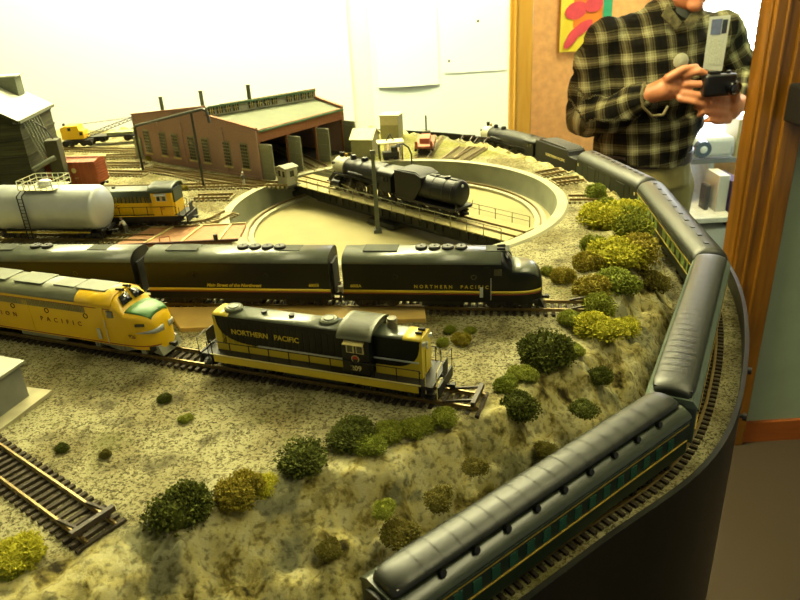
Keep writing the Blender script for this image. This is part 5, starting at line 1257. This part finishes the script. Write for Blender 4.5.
# ================================================================ bushes
def bush_mesh(seed, flat=.95):
    rnd = random.Random(seed); g = MB(); 
    lobes = [(Vector((0, 0, .35)), .62)]+[(Vector((math.cos(a)*.48, math.sin(a)*.48, .25+rnd.uniform(-.05, .25))), rnd.uniform(.32, .48)) for a in [rnd.uniform(0, 6.28) for _ in range(7)]]
    for c, r in lobes: g.ball((c.x, c.y, c.z*flat), r*.82, 10, 6, (1, 1, flat))
    core = len(g.v)
    for _ in range(2600):
        c, r = lobes[rnd.randrange(len(lobes))]
        d = Vector((rnd.gauss(0, 1), rnd.gauss(0, 1), rnd.gauss(.35, 1))).normalized(); p = c+d*r*rnd.uniform(.80, 1.26)**1.0; p.z *= flat
        if p.z < -.05: continue
        s = rnd.uniform(.035, .085); q = Matrix.Rotation(rnd.uniform(0, 6.28), 3, d) @ d.to_track_quat('Z', 'Y').to_matrix()
        a = [Vector((s, 0, 0)), Vector((-s*.5, s*.8, s*.4)), Vector((-s*.5, -s*.8, -s*.3)), Vector((0, 0, s*1.2))]
        g.add([p+q@v for v in a], [(0, 1, 3), (1, 2, 3), (2, 0, 3), (0, 2, 1)])
    return g
BM = {}
cols = dict(dark=((52, 60, 16), (104, 110, 36)), mid=((98, 108, 28), (156, 160, 54)), yellow=((150, 148, 28), (206, 198, 56)), olive=((118, 108, 28), (170, 154, 50)), green=((90, 102, 24), (146, 154, 50)), brown=((82, 76, 24), (124, 114, 44)))
def bush(x, y, w, col, label, z=None, group=None, h=.75):
    X_, Y_ = at(x, y, 0.)
    if z is None:
        zz = 0.
        for _ in range(4): zz = height(X_, Y_); X_, Y_ = at(x, y, zz)
        z = zz
    depth = math.hypot(math.hypot(X_, Y_), HC-z); s = w*.5*depth/FPX*.98/math.sqrt(1)
    if 'thicket' in label: s *= 1.45
    key = (col, random.randrange(3))
    if key not in BM:
        b_ = bush_mesh(hash(key[0].encode()[0])*7+key[1]); a_, c_2 = cols[col]
        o = b_.build('bush', mat('foliage_'+col, a_, .9, scale=1.3 if False else 9, col2=c_2, spec=.15), smooth=False); BM[key] = o.data; o.name = 'bush'
    else: o = bpy.data.objects.new('bush', BM[key]); C.objects.link(o)
    o.location = (X_, Y_, T+z-.04*s); o.scale = (s, s, s*h*1.3); o.rotation_euler = (0, 0, random.uniform(0, 6.28))
    return tag(o, label, 'bush', group)
B = [
 (180, 522, 66, 'dark', 'dark green bush nearest the siding end, on the cliff edge'),
 (243, 497, 52, 'olive', 'golden olive bush between the two dark front bushes'),
 (262, 488, 34, 'yellow', 'yellowish bush touching the right side of the golden olive one'),
 (300, 462, 60, 'dark', 'dark rounded bush below the road switcher, lone one on the edge'),
 (352, 438, 56, 'dark', 'dark bush right below the middle of the road switcher'),
 (388, 436, 38, 'mid', 'low mid green bush right of the dark one under the switcher'),
 (418, 430, 38, 'mid', 'low mid green bush nearer to the track stop, in the edge row'),
 (446, 420, 34, 'mid', 'last low bush of the edge row beside the track stop'),
 (370, 448, 36, 'green', 'small green bush tucked below the edge row'),
 (16, 560, 52, 'yellow', 'yellow-green bush at the lower left corner'),
 (12, 570, 30, 'mid', 'small green bush in front of the lower left yellow one'),
 (545, 358, 60, 'dark', 'big dark bush on the rocks right of the road switcher'),
 (522, 378, 34, 'mid', 'small bush below the big dark one on the rocks'),
 (518, 412, 44, 'dark', 'dark bush at the rock foot beside the track stop'),
 (508, 390, 30, 'green', 'small green bush above the dark one by the track stop'),
 (600, 334, 54, 'yellow', 'yellow-green spreading bush on top of the right cliff'),
 (624, 330, 34, 'yellow', 'small yellow bush at the cliff rim right of the spreading one'),
 (572, 322, 30, 'mid', 'small bush left of the spreading yellow one'),
 (597, 382, 30, 'dark', 'small dark bush halfway down the rock face'),
 (583, 412, 32, 'dark', 'small dark bush lowest on the rock face'),
 (562, 280, 28, 'olive', 'brownish bush just beyond the nose of the black diesel'),
 (548, 274, 18, 'mid', 'tiny green bush left of the brownish one by the diesel nose'),
 (592, 248, 30, 'mid', 'round green bush on the gravel right of the turntable'),
 (606, 222, 40, 'yellow', 'bright yellow bush at the far end of the thicket'),
 (628, 236, 40, 'mid', 'green bush in the thicket nearest the second coach'),
 (612, 262, 44, 'yellow', 'yellow-green bush in the middle of the thicket'),
 (637, 262, 40, 'olive', 'olive brown bush on the outer slope of the thicket'),
 (616, 288, 34, 'green', 'green bush below the middle yellow one in the thicket'),
 (592, 296, 30, 'olive', 'tan bush at the near left end of the thicket'),
 (600, 312, 28, 'mid', 'small green bush at the nearest end of the thicket'),
 (648, 286, 30, 'brown', 'dark brown bush lowest on the thicket slope'),
 (590, 268, 24, 'olive', 'small olive bush on the left flank of the thicket'),
 (625, 214, 28, 'yellow', 'small yellow bush behind the thicket by the baggage car'),
 (595, 196, 26, 'green', 'round green bush standing alone before the baggage car'),
 (607, 208, 22, 'green', 'small green bush by the end of the short stub track'),
 (165, 400, 15, 'dark', 'tiny dark tuft on the gravel left of the road switcher front'),
 (62, 450, 14, 'dark', 'tiny green tuft above the siding end'),
 (106, 456, 13, 'brown', 'tiny brown tuft right of the siding'),
 (186, 420, 16, 'mid', 'small flat green tuft on the gravel below the switcher'),
 (462, 342, 22, 'olive', 'tan tuft on the gravel beyond the platform end'),
 (442, 344, 16, 'mid', 'small green tuft left of the tan one by the platform'),
 (470, 333, 14, 'mid', 'tiny green tuft behind the tan one by the platform'),
 (450, 332, 14, 'green', 'tiny bright tuft nearest the platform corner'),
 (400, 538, 44, 'brown', 'brown scrub on the slope beside the foreground coach'),
 (440, 502, 36, 'brown', 'brown scrub higher on the slope beside the foreground coach'),
 (385, 512, 28, 'mid', 'dull green scrub in the hollow of the front slope'),
 (475, 470, 30, 'brown', 'brown scrub under the track stop slope'),
 (330, 552, 30, 'brown', 'brown scrub low on the front slope'),
 (545, 452, 26, 'brown', 'brown scrub above the roof of the foreground coach'),
 (151, 160, 10, 'olive', 'tiny tan bush at the engine house rear corner'),
 (184, 190, 10, 'olive', 'tiny tan bush beside the gantry post'),
 (576, 352, 22, 'mid', 'small green bush between the big dark one and the yellow one'),
]
for b_ in B:
    low = .55 if 'flat' in b_[4] or 'low' in b_[4] or 'scrub' in b_[4] else .75
    bush(*b_, h=low)
# ================================================================ the man in the plaid shirt
def cap(g, a, b, ra, rb=None, n=16, flat=None):
    rb = ra if rb is None else rb; a, b = Vector(a), Vector(b)
    g.ball(a, ra, n, 10); g.ball(b, rb, n, 10); g.cyl(a, b, ra, rb, n); return g
def chain(g, pts, rs, n=16):
    for i in range(len(pts)-1): cap(g, pts[i], pts[i+1], rs[i], rs[i+1], n)
    return g
def voxel(g, name, m, parent, size, smooth=6, fn=None):
    me = bpy.data.meshes.new(name); me.from_pydata(g.v, [], g.f)
    import bmesh
    bm = bmesh.new(); bm.from_mesh(me); bmesh.ops.recalc_face_normals(bm, faces=bm.faces); bm.to_mesh(me); bm.free()
    o = bpy.data.objects.new(name, me); C.objects.link(o)
    r = o.modifiers.new('r', 'REMESH'); r.mode = 'VOXEL'; r.voxel_size = size; r.use_smooth_shade = True
    s = o.modifiers.new('s', 'SMOOTH'); s.iterations = smooth; s.factor = .5
    bpy.context.view_layer.update(); dg = bpy.context.evaluated_depsgraph_get()
    nm = bpy.data.meshes.new_from_object(o.evaluated_get(dg)); bpy.data.objects.remove(o); nm.name = name
    if fn: fn(nm)
    nm.materials.clear(); nm.materials.append(m); nm.polygons.foreach_set('use_smooth', [True]*len(nm.polygons))
    o = bpy.data.objects.new(name, nm); C.objects.link(o); o.parent = parent; o.location = -parent.location; return o
m_skin = mat('skin', (206, 132, 88), .5, scale=30, var=.06); m_khaki = mat('khaki_cotton', (146, 136, 78), .8, scale=30, var=.06)
YB = 2.42
def D(x, y, Y=YB): return dep(x, y, Y)
shL, shR = D(608, 42, 2.44), D(720, 34, 2.44); elL, elR = D(588, 112, 2.40), D(741, 78, 2.44); wrL, wrR = D(650, 94, 2.24), D(738, 104, 2.26)
waist = D(643, 150); chest = D(664, 60); neck = D(684, 12, 2.42); head = D(690, -26, 2.38); hip = D(640, 182)
px0 = waist.x; man = thing('person', 'man in a dark plaid shirt and khaki trousers handling a camera in the doorway', 'person', (px0, YB, 0))
# ---- body (continuous): head, neck, torso, arms, hands, legs
g = MB(); g.ball(head, .085, 20, 14, (.86, 1.05, 1.22)); g.ball(head+Vector((-.004, -.030, -.062)), .052, 16, 10, (1, .95, .9)); cap(g, neck+Vector((0, .01, -.05)), head+Vector((0, .02, -.04)), .056, .052)
g.ball(head+Vector((-.003, -.096, -.012)), .017, 10, 8, (.75, 1, 1.3)); g.ball(head+Vector((-.003, -.080, -.048)), .022, 10, 8, (1.2, .6, .55)); g.ball(head+Vector((-.004, -.078, -.088)), .026, 12, 8, (1, .8, .7))
for s in (-1, 1):
    g.ball(head+Vector((s*.074, .012, -.008)), .026, 10, 8, (.35, .7, 1.2)); g.ball(head+Vector((s*.030, -.076, .018)), .020, 10, 8, (1.1, .6, .5)); g.ball(head+Vector((s*.038, -.062, -.03)), .030, 10, 8)
chain(g, [waist+Vector((0, .02, 0)), chest+Vector((0, .03, .02))], [.095, .10]); chain(g, [shL, chest+Vector((0, .02, .06)), shR], [.04, .07, .04])
chain(g, [shL, elL, wrL], [.030, .028, .028]); chain(g, [shR, elR, wrR], [.030, .028, .028])
hipL, hipR = hip+Vector((-.085, 0, -.02)), hip+Vector((.085, 0, -.02)); ftL, ftR = Vector((hipL.x-.02, YB, .09)), Vector((hipR.x+.02, YB+.03, .09))
knL, knR = Vector((hipL.x-.01, YB-.02, .50)), Vector((hipR.x+.01, YB, .50))
chain(g, [waist, hip], [.10, .10]); chain(g, [hipL, knL, ftL], [.085, .055, .038]); chain(g, [hipR, knR, ftR], [.085, .055, .038])
# hands
HYL, HYR = 2.215, 2.225
def P_(x, y, Y): return dep(x, y, Y)
g.ball(P_(669, 88, 2.225), .040, 16, 10, (1.15, .55, .95)); cap(g, wrL, P_(662, 90, 2.23), .030, .034)
for pts_, r_ in (([(684, 75), (700, 71), (711, 77), (709, 84)], .0108), ([(686, 84), (703, 84), (713, 90), (708, 96)], .0112), ([(685, 93), (701, 95), (710, 100), (705, 104)], .0106), ([(680, 99), (694, 102), (703, 106), (700, 109)], .0092)):
    q_ = [P_(a, b, Y_) for (a, b), Y_ in zip(pts_, (2.205, 2.185, 2.188, 2.205))]; chain(g, q_, [r_*1.1, r_, r_*.92, r_*.82], 10)
chain(g, [P_(668, 78, 2.21), P_(683, 69, 2.20), P_(696, 67, 2.20)], [.015, .0125, .0105], 10)
g.ball(P_(731, 108, 2.24), .040, 16, 10, (.95, .55, 1.0)); cap(g, wrR, P_(733, 106, 2.245), .030, .034)
for pts_, r_ in (([(727, 98), (713, 95), (703, 95), (699, 98)], .0108), ([(726, 106), (711, 104), (701, 104), (696, 107)], .0112), ([(727, 114), (713, 113), (703, 112), (699, 115)], .0106), ([(729, 121), (717, 122), (709, 120), (705, 121)], .0092)):
    q_ = [P_(a, b, Y_) for (a, b), Y_ in zip(pts_, (2.225, 2.200, 2.19, 2.20))]; chain(g, q_, [r_*1.1, r_, r_*.92, r_*.82], 10)
chain(g, [P_(736, 100, 2.225), P_(736, 90, 2.20), P_(729, 83, 2.185)], [.015, .0125, .0105], 10)
voxel(g, 'body', m_skin, man, .0048, 3)
# eyes, hair
for s in (-1, 1):
    MB().ball(head+Vector((s*.030, -.084, .010)), .011, 14, 10).build('eye', mat('eye_white', (226, 222, 214), .3), man, loc=-man.location)
    MB().ball(head+Vector((s*.030, -.0935, .010)), .0045, 12, 8).build('iris', mat('eye_brown', (48, 34, 22), .3), man, loc=-man.location)
g = MB(); g.ball(head+Vector((0, .020, .030)), .089, 20, 12, (.92, 1.02, 1.05)); hr = voxel(g, 'hair', mat('grey_hair', (132, 124, 108), .9, scale=200, var=.3, bump=.5), man, .006, 2)
# ---- plaid shirt
g = MB()
for (c, r, sc_) in ((waist+Vector((0, 0, .02)), .165, (1.05, .78, .9)), (D(648, 120), .172, (1.08, .80, 1)), (D(656, 85), .182, (1.12, .78, 1)), (D(661, 60), .178, (1.10, .74, .9)), (D(664, 40), .150, (1.10, .72, .8))): g.ball(c, r, 24, 16, sc_)
g.cyl(waist+Vector((-.0, 0, -.03)), D(650, 110), .155, .165, 24)
chain(g, [shL+Vector((.03, 0, -.005)), D(666, 24), shR+Vector((-.03, 0, -.005))], [.070, .080, .070]); cap(g, D(660, 26), D(682, 6), .09, .066)
chain(g, [shL, D(594, 70, 2.43), elL+Vector((0, 0, -.01)), D(610, 116, 2.32), wrL.lerp(elL, .12)], [.078, .073, .074, .062, .040])
chain(g, [shR, D(730, 50, 2.45), elR, D(744, 92, 2.36), wrR.lerp(elR, .15)], [.076, .066, .060, .050, .038])
segs = [(D(655, 30), waist, 0), (shL, elL, 1), (elL, wrL, 2), (shR, elR, 3), (elR, wrR, 4)]
def shirt_fn(me):
    n = len(me.vertices); co = np.empty(n*3); me.vertices.foreach_get('co', co); co = co.reshape(-1, 3)
    best = np.full(n, 1e9); uv = np.zeros((n, 3))
    for a, b, k in segs:
        A, B2 = np.array(a), np.array(b); ab = B2-A; L = np.linalg.norm(ab); t = np.clip(((co-A)@ab)/(L*L), -.05, 1.05); q_ = A+t[:, None]*ab
        d = np.linalg.norm((co-q_)*(np.array([.62, .8, 1]) if k == 0 else 1), axis=1)-(.085 if k == 0 else 0); m_ = d < best; best[m_] = d[m_]
        ax = ab/L; e1 = np.cross(ax, [0, 1, 0]); e1 /= np.linalg.norm(e1); e2 = np.cross(ax, e1); rel = co-q_; ang = np.arctan2(rel@e2, rel@e1)
        if k == 0: U = np.c_[co[:, 0]*1.0+.10*(co[:, 2]-T), co[:, 2]-.10*co[:, 0], 0*t]
        else: U = np.c_[ang*.065+.02*k, t*L+.013*k, 0*t]
        uv[m_] = U[m_]
    at2 = me.attributes.new('plaid', 'FLOAT_VECTOR', 'POINT'); at2.data.foreach_set('vector', uv.ravel())
    nr = np.empty(n*3); me.vertices.foreach_get('normal', nr); nr = nr.reshape(-1, 3)
    for i in range(n):
        v = Vector(co[i]); d = noise.fractal(Vector((v.x*9, v.y*9, v.z*16)), 1., 2., 3)*.010+noise.fractal(Vector((v.x*22+v.z*10, v.y*20, v.z*26)), 1., 2., 2)*.004
        co[i] += nr[i]*d
    # hem: keep the lower edge tucked at the belt
    me.vertices.foreach_set('co', co.ravel()); me.update()
m = bpy.data.materials.new('plaid_flannel'); m.use_nodes = True; nt = m.node_tree; b_ = nt.nodes['Principled BSDF']; b_.inputs['Roughness'].default_value = .9; b_.inputs['Specular IOR Level'].default_value = .1
an = nt.nodes.new('ShaderNodeAttribute'); an.attribute_name = 'plaid'; sx_ = nt.nodes.new('ShaderNodeSeparateXYZ'); nt.links.new(an.outputs['Vector'], sx_.inputs[0])
outs = []
for ax_, per in (('X', .066), ('Y', .072)):
    d_ = nt.nodes.new('ShaderNodeMath'); d_.operation = 'DIVIDE'; nt.links.new(sx_.outputs[ax_], d_.inputs[0]); d_.inputs[1].default_value = per
    f_ = nt.nodes.new('ShaderNodeMath'); f_.operation = 'FRACT'; nt.links.new(d_.outputs[0], f_.inputs[0])
    rp = nt.nodes.new('ShaderNodeValToRGB'); el = rp.color_ramp.elements; rp.color_ramp.interpolation = 'CONSTANT'
    st = [(0, .0), (.16, .05), (.20, .0), (.38, .55), (.43, .30), (.47, .70), (.58, .95), (.62, .65), (.74, .35), (.78, .60), (.84, .08)]
    while len(el) < len(st): el.new(.5)
    for e, (p__, v_) in zip(el, st): e.position = p__; e.color = (v_, v_, v_, 1)
    nt.links.new(f_.outputs[0], rp.inputs[0]); outs.append(rp)
av = nt.nodes.new('ShaderNodeMix'); av.data_type = 'RGBA'; av.inputs[0].default_value = .5; nt.links.new(outs[0].outputs[0], av.inputs[6]); nt.links.new(outs[1].outputs[0], av.inputs[7])
rp = nt.nodes.new('ShaderNodeValToRGB'); el = rp.color_ramp.elements
st = [(0, (20, 18, 14)), (.22, (42, 38, 26)), (.40, (98, 92, 64)), (.62, (142, 138, 100)), (.85, (184, 182, 142))]
while len(el) < len(st): el.new(.5)
for e, (p__, c__) in zip(el, st): e.position = p__; e.color = (*lin(c__), 1)
nt.links.new(av.outputs[2], rp.inputs[0]); nt.links.new(rp.outputs[0], b_.inputs['Base Color'])
voxel(g, 'shirt', m, man, .0065, 4, shirt_fn)
# collar, grey undershirt at the open neck, buttons placket
cdir = neck
MB().ball(D(686, 14, 2.345), .040, 14, 10, (.9, .5, 1.2)).build('undershirt', mat('grey_undershirt', (66, 72, 66), .9), man, loc=-man.location)
for s, pts_ in ((-1, [(668, 4), (662, 16), (676, 30), (682, 22)]), (1, [(699, 4), (703, 16), (690, 30), (685, 22)])):
    q_ = [dep(a, b2, 2.30) for a, b2 in pts_]; g = MB(); g.add([tuple(v) for v in q_]+[(v.x, v.y+.006, v.z) for v in q_], [(0, 1, 2, 3), (7, 6, 5, 4)]+[(i, (i+1) % 4, 4+(i+1) % 4, 4+i) for i in range(4)])
    o = g.build('collar', mat('collar_plaid', (112, 104, 66), .9, scale=60, var=.5), man, loc=-man.location)
# ---- trousers, belt, buckle, shoes
g = MB(); g.cyl(waist+Vector((0, 0, -.005)), hip, .158, .170, 24); g.ball(hip, .168, 20, 12, (1.08, .8, .8))
chain(g, [hipL, knL, ftL+Vector((0, 0, .02))], [.102, .082, .070]); chain(g, [hipR, knR, ftR+Vector((0, 0, .02))], [.102, .082, .070])
def tr_fn(me):
    n = len(me.vertices); co = np.empty(n*3); me.vertices.foreach_get('co', co); co = co.reshape(-1, 3); nr = np.empty(n*3); me.vertices.foreach_get('normal', nr); nr = nr.reshape(-1, 3)
    for i in range(n): co[i] += nr[i]*noise.fractal(Vector((co[i][0]*8, co[i][1]*8, co[i][2]*5)), 1., 2., 3)*.008
    co[:, 1] = YB+(co[:, 1]-YB)*.86
    me.vertices.foreach_set('co', co.ravel()); me.update()
voxel(g, 'trousers', m_khaki, man, .008, 4, tr_fn)
wb_ = waist+Vector((0, 0, -.012)); g = MB(); vs = []; n = 40
for k in range(n):
    a = 2*PI*k/n; X_, Y_ = .164*math.cos(a), .140*math.sin(a)
    for (o_, z_) in ((1, -.019), (1.03, -.019), (1.03, .019), (1, .019)): vs.append((wb_.x+X_*o_, wb_.y+Y_*o_, wb_.z+z_-.02*math.cos(a)*0))
fs = [(k*4+j, ((k+1) % n)*4+j, ((k+1) % n)*4+(j+1) % 4, k*4+(j+1) % 4) for k in range(n) for j in range(4)]
g.add(vs, fs).build('belt', mat('brown_leather', (44, 30, 18), .5, scale=60), man, loc=-man.location)
c = dep(680, 158, wb_.y-.146); MB().box((c.x, c.y+.030, wb_.z), (.050, .012, .042)).box((c.x, c.y+.022, wb_.z), (.030, .010, .022)).build('belt_buckle', mat('buckle_metal', (96, 88, 66), .35, metal=.7), man, loc=-man.location, bevel=.004)
for s, ft in ((-1, ftL), (1, ftR)):
    g = MB(); g.ball((ft.x, ft.y-.05, .045), .05, 16, 10, (.95, 1.5, .85)); g.ball((ft.x, ft.y-.13, .036), .045, 16, 10, (1, 1.4, .75)); o = voxel(g, 'shoe', mat('dark_shoe', (34, 26, 20), .4), man, .006, 2)
# wrist strap, camera, brochure, badge
g = MB(); pc_ = [dep(a, b2, Y_) for a, b2, Y_ in ((645, 82, 2.20), (641, 95, 2.185), (643, 107, 2.185), (652, 116, 2.19), (663, 115, 2.19), (668, 106, 2.20))]; g.tube([tuple(v) for v in resample(pc_, .008)], .0042, 8)
st_ = g.build('wrist_strap', mat('strap_tan', (120, 108, 70), .7)); tag(st_, 'tan cord looped round the wrist of the man in plaid', 'strap')
c = dep(719, 85, 2.175); cm_ = thing('camera', 'black compact camera held in both hands of the man in plaid', 'camera', tuple(c), .10)
MB().box((0, .004, 0), (.100, .034, .066)).build('body', m_black_cam if 'm_black_cam' in globals() else mat('camera_black', (16, 16, 17), .35, scale=60), cm_, bevel=.008)
MB().lathe([(.0001, -.030), (.014, -.030), (.017, -.033), (.021, -.030), (.022, -.010), (.0001, -.010)], c=(.036, 0, -.008), axis='Y', n=28).build('lens', mat('lens_black', (12, 12, 14), .15, scale=60, coat=.8), cm_)
MB().lathe([(.0001, 0), (.009, -.0015), (.0125, 0)], c=(.036, -.031, -.008), axis='Y', n=20).build('lens_glass', mat('lens_glass', (40, 44, 52), .05, scale=60, coat=1), cm_)
MB().box((-.02, .004, .037), (.034, .020, .010)).cyl((.028, .004, .033), (.028, .004, .041), .007, n=14).build('viewfinder', mat('camera_black', (16, 16, 17), .35), cm_, bevel=.002)
bq = [dep(a, b2, Y_) for a, b2, Y_ in ((703, 69, 2.215), (722, 71, 2.215), (731, 15, 2.235), (710, 17, 2.235))]
c = sum(bq, Vector())/4; bro = thing('brochure', 'white and blue folded brochure sticking up from the hands of the man', 'brochure', tuple(c))
def quad(name, P, off, m_, th=.0012):
    P = [p-c+Vector((0, off, 0)) for p in P]; g = MB(); g.add([tuple(v) for v in P]+[(v.x, v.y+th, v.z) for v in P], [(0, 1, 2, 3), (7, 6, 5, 4)]+[(i, (i+1) % 4, 4+(i+1) % 4, 4+i) for i in range(4)]); return g.build(name, m_, bro, smooth=False)
def bl(u, v): return bq[0].lerp(bq[1], u).lerp(bq[3].lerp(bq[2], u), v)
quad('sheet', bq, 0, mat('brochure_white', (196, 200, 186), .6, scale=60, var=.04))
quad('blue_photo', [bl(.12, .66), bl(.62, .66), bl(.62, .95), bl(.12, .95)], -.0012, mat('brochure_blue', (104, 116, 150), .5, scale=60))
quad('dark_picture', [bl(.66, .68), bl(.90, .68), bl(.90, .93), bl(.66, .93)], -.0012, mat('brochure_dark', (44, 50, 62), .5, scale=60))
quad('printed_text', [bl(.12, .10), bl(.85, .10), bl(.85, .58), bl(.12, .58)], -.0010, mat('brochure_print', (176, 182, 160), .7, scale=260, col2=(206, 208, 192)))
c = dep(681, 61, 2.262); o = MB().lathe([(.0001, -.004), (.020, -.0035), (.0235, -.001), (.0235, .0015), (.0001, .0015)], c=(0, 0, 0), axis='Y', n=28).build('round_badge', mat('badge_white', (196, 196, 168), .5, scale=60), None, tuple(c)); tag(o, 'round white badge pinned on the chest of the plaid shirt', 'badge')
# ================================================================ hall furniture
tX, tY = 1.50, 2.98
tb = thing('hall_table', 'white cluttered table in the bright hall behind the man', 'table', (tX, tY, 0))
tz = dep(716, 200, tY).z; tR = dep(727, 200, tY).x-tX; zl = dep(730, 240, tY).z
m_wl = mat('white_laminate', (226, 228, 220), .5, scale=30)
MB().span(-.45, tR, -.23, .23, tz-.024, tz).build('tabletop', m_wl, tb, bevel=.003)
for a, b2, hh in ((-.42, -.2, tz-.024), (.42, -.2, zl), (-.42, .2, tz-.024), (.42, .2, zl)): MB().box((a, b2, hh/2), (.035, .035, hh)).build('leg', m_wl, tb)
MB().box((0, .0, zl-.01), (.88, .44, .02)).build('lower_shelf', m_wl, tb)
zt2 = dep(710, 165, tY-.05).z
bx = thing('cabinet_shelf', 'grey shelf board carrying a projector in the hall behind the man', 'shelf', (tX, tY+.12, tz))
MB().box((0, 0, zt2-tz), (.88, .22, .02)).build('board', mat('shelf_grey', (150, 156, 160), .5), bx)
for a in (-.42, -.1): MB().box((a, 0, (zt2-tz)/2), (.02, .20, zt2-tz)).build('upright', m_wl, bx)
c = dep(702, 158, tY); pj = thing('projector', 'small pale projector with round blue lens on the hall shelf', 'projector', (c.x+.03, tY+.06, zt2+.010))
MB().box((0, 0, .055), (.20, .16, .09)).build('housing', mat('projector_white', (206, 214, 220), .4), pj, bevel=.02)
MB().lathe([(.0001, -.020), (.020, -.022), (.034, -.020), (.040, 0), (.040, .01)], c=(-.045, -.08, .055), axis='Y', n=24).build('lens', mat('lens_blue', (60, 78, 104), .2, coat=.6), pj); MB().ball((-.045, -.098, .055), .018, sc3=(1, .4, 1)).build('lens_centre', mat('lens_white', (220, 232, 240), .2), pj)
def boxy(name, x, y, w_, d_, h_, z_, m_, lab, cat, Y_=None, rz=0):
    Y_ = Y_ or tY-.1; c = dep(x, y, Y_); o = MB().box((0, 0, h_/2), (w_, d_, h_)).build(name, m_, None, (c.x, Y_, z_), bevel=.002); o.rotation_euler = (0, 0, rz); return tag(o, lab, cat)
boxy('binder', 728, 190, .045, .20, dep(734, 176, tY-.1).z-zl, zl, mat('purple_binder', (78, 56, 112), .5), 'tall purple binder standing in the hall beside the door post', 'binder')
boxy('paper_box', 717, 186, .045, .12, dep(720, 172, tY-.1).z-tz, tz, mat('box_white', (224, 226, 220), .6), 'white box standing on the hall table left of the purple binder', 'box')
boxy('black_case', 706, 186, .018, .06, dep(711, 184, tY-.1).z-tz, tz, mat('case_dark', (70, 70, 74), .5), 'small dark case on the hall table left of the white box', 'case')
boxy('file_box', 734, 158, .06, .12, .16, zt2+.010, mat('box_tan', (180, 170, 120), .6), 'tan file box at the right end of the hall shelf', 'file box', tY+.08)
boxy('storage_bin', 706, 220, .16, .22, (tz-zl)*.7, zl, mat('bin_white', (232, 234, 230), .5), 'white storage bin under the hall table', 'bin')
# ================================================================ light and view
def lamp_panel(x, y, z, sx, sy, power, label, col=(1, .93, .50)):
    t = thing('ceiling_light', label, 'ceiling light', (x, y, z))
    m = bpy.data.materials.new('lamp_diffuser'); m.use_nodes = True; b = m.node_tree.nodes['Principled BSDF']
    b.inputs['Emission Color'].default_value = (*col, 1); b.inputs['Emission Strength'].default_value = power; b.inputs['Base Color'].default_value = (.8, .8, .8, 1)
    MB().box((0, 0, 0), (sx, sy, .02)).build('diffuser', m, t, smooth=False)
    MB().box((0, 0, .022), (sx+.04, sy+.04, .02)).build('housing', m_ceil, t)
    return t
lamp_panel(-.3, 1.74, 2.56, 1.5, .35, 46, 'long ceiling light above the engine house')
lamp_panel(.7, .35, 2.56, .35, 1.2, 8, 'ceiling light above the curved table edge')
lamp_panel(1.3, 2.70, 2.56, .4, .4, 55, 'ceiling light in the hall beyond the doorway')
w = bpy.data.worlds.new('world'); sc.world = w; w.use_nodes = True
w.node_tree.nodes['Background'].inputs[0].default_value = (1, .96, .72, 1); w.node_tree.nodes['Background'].inputs[1].default_value = .18
vs_ = sc.view_settings; vs_.view_transform = 'Standard'; vs_.look = 'None'; vs_.exposure = .50; vs_.gamma = 1.; vs_.use_curve_mapping = False
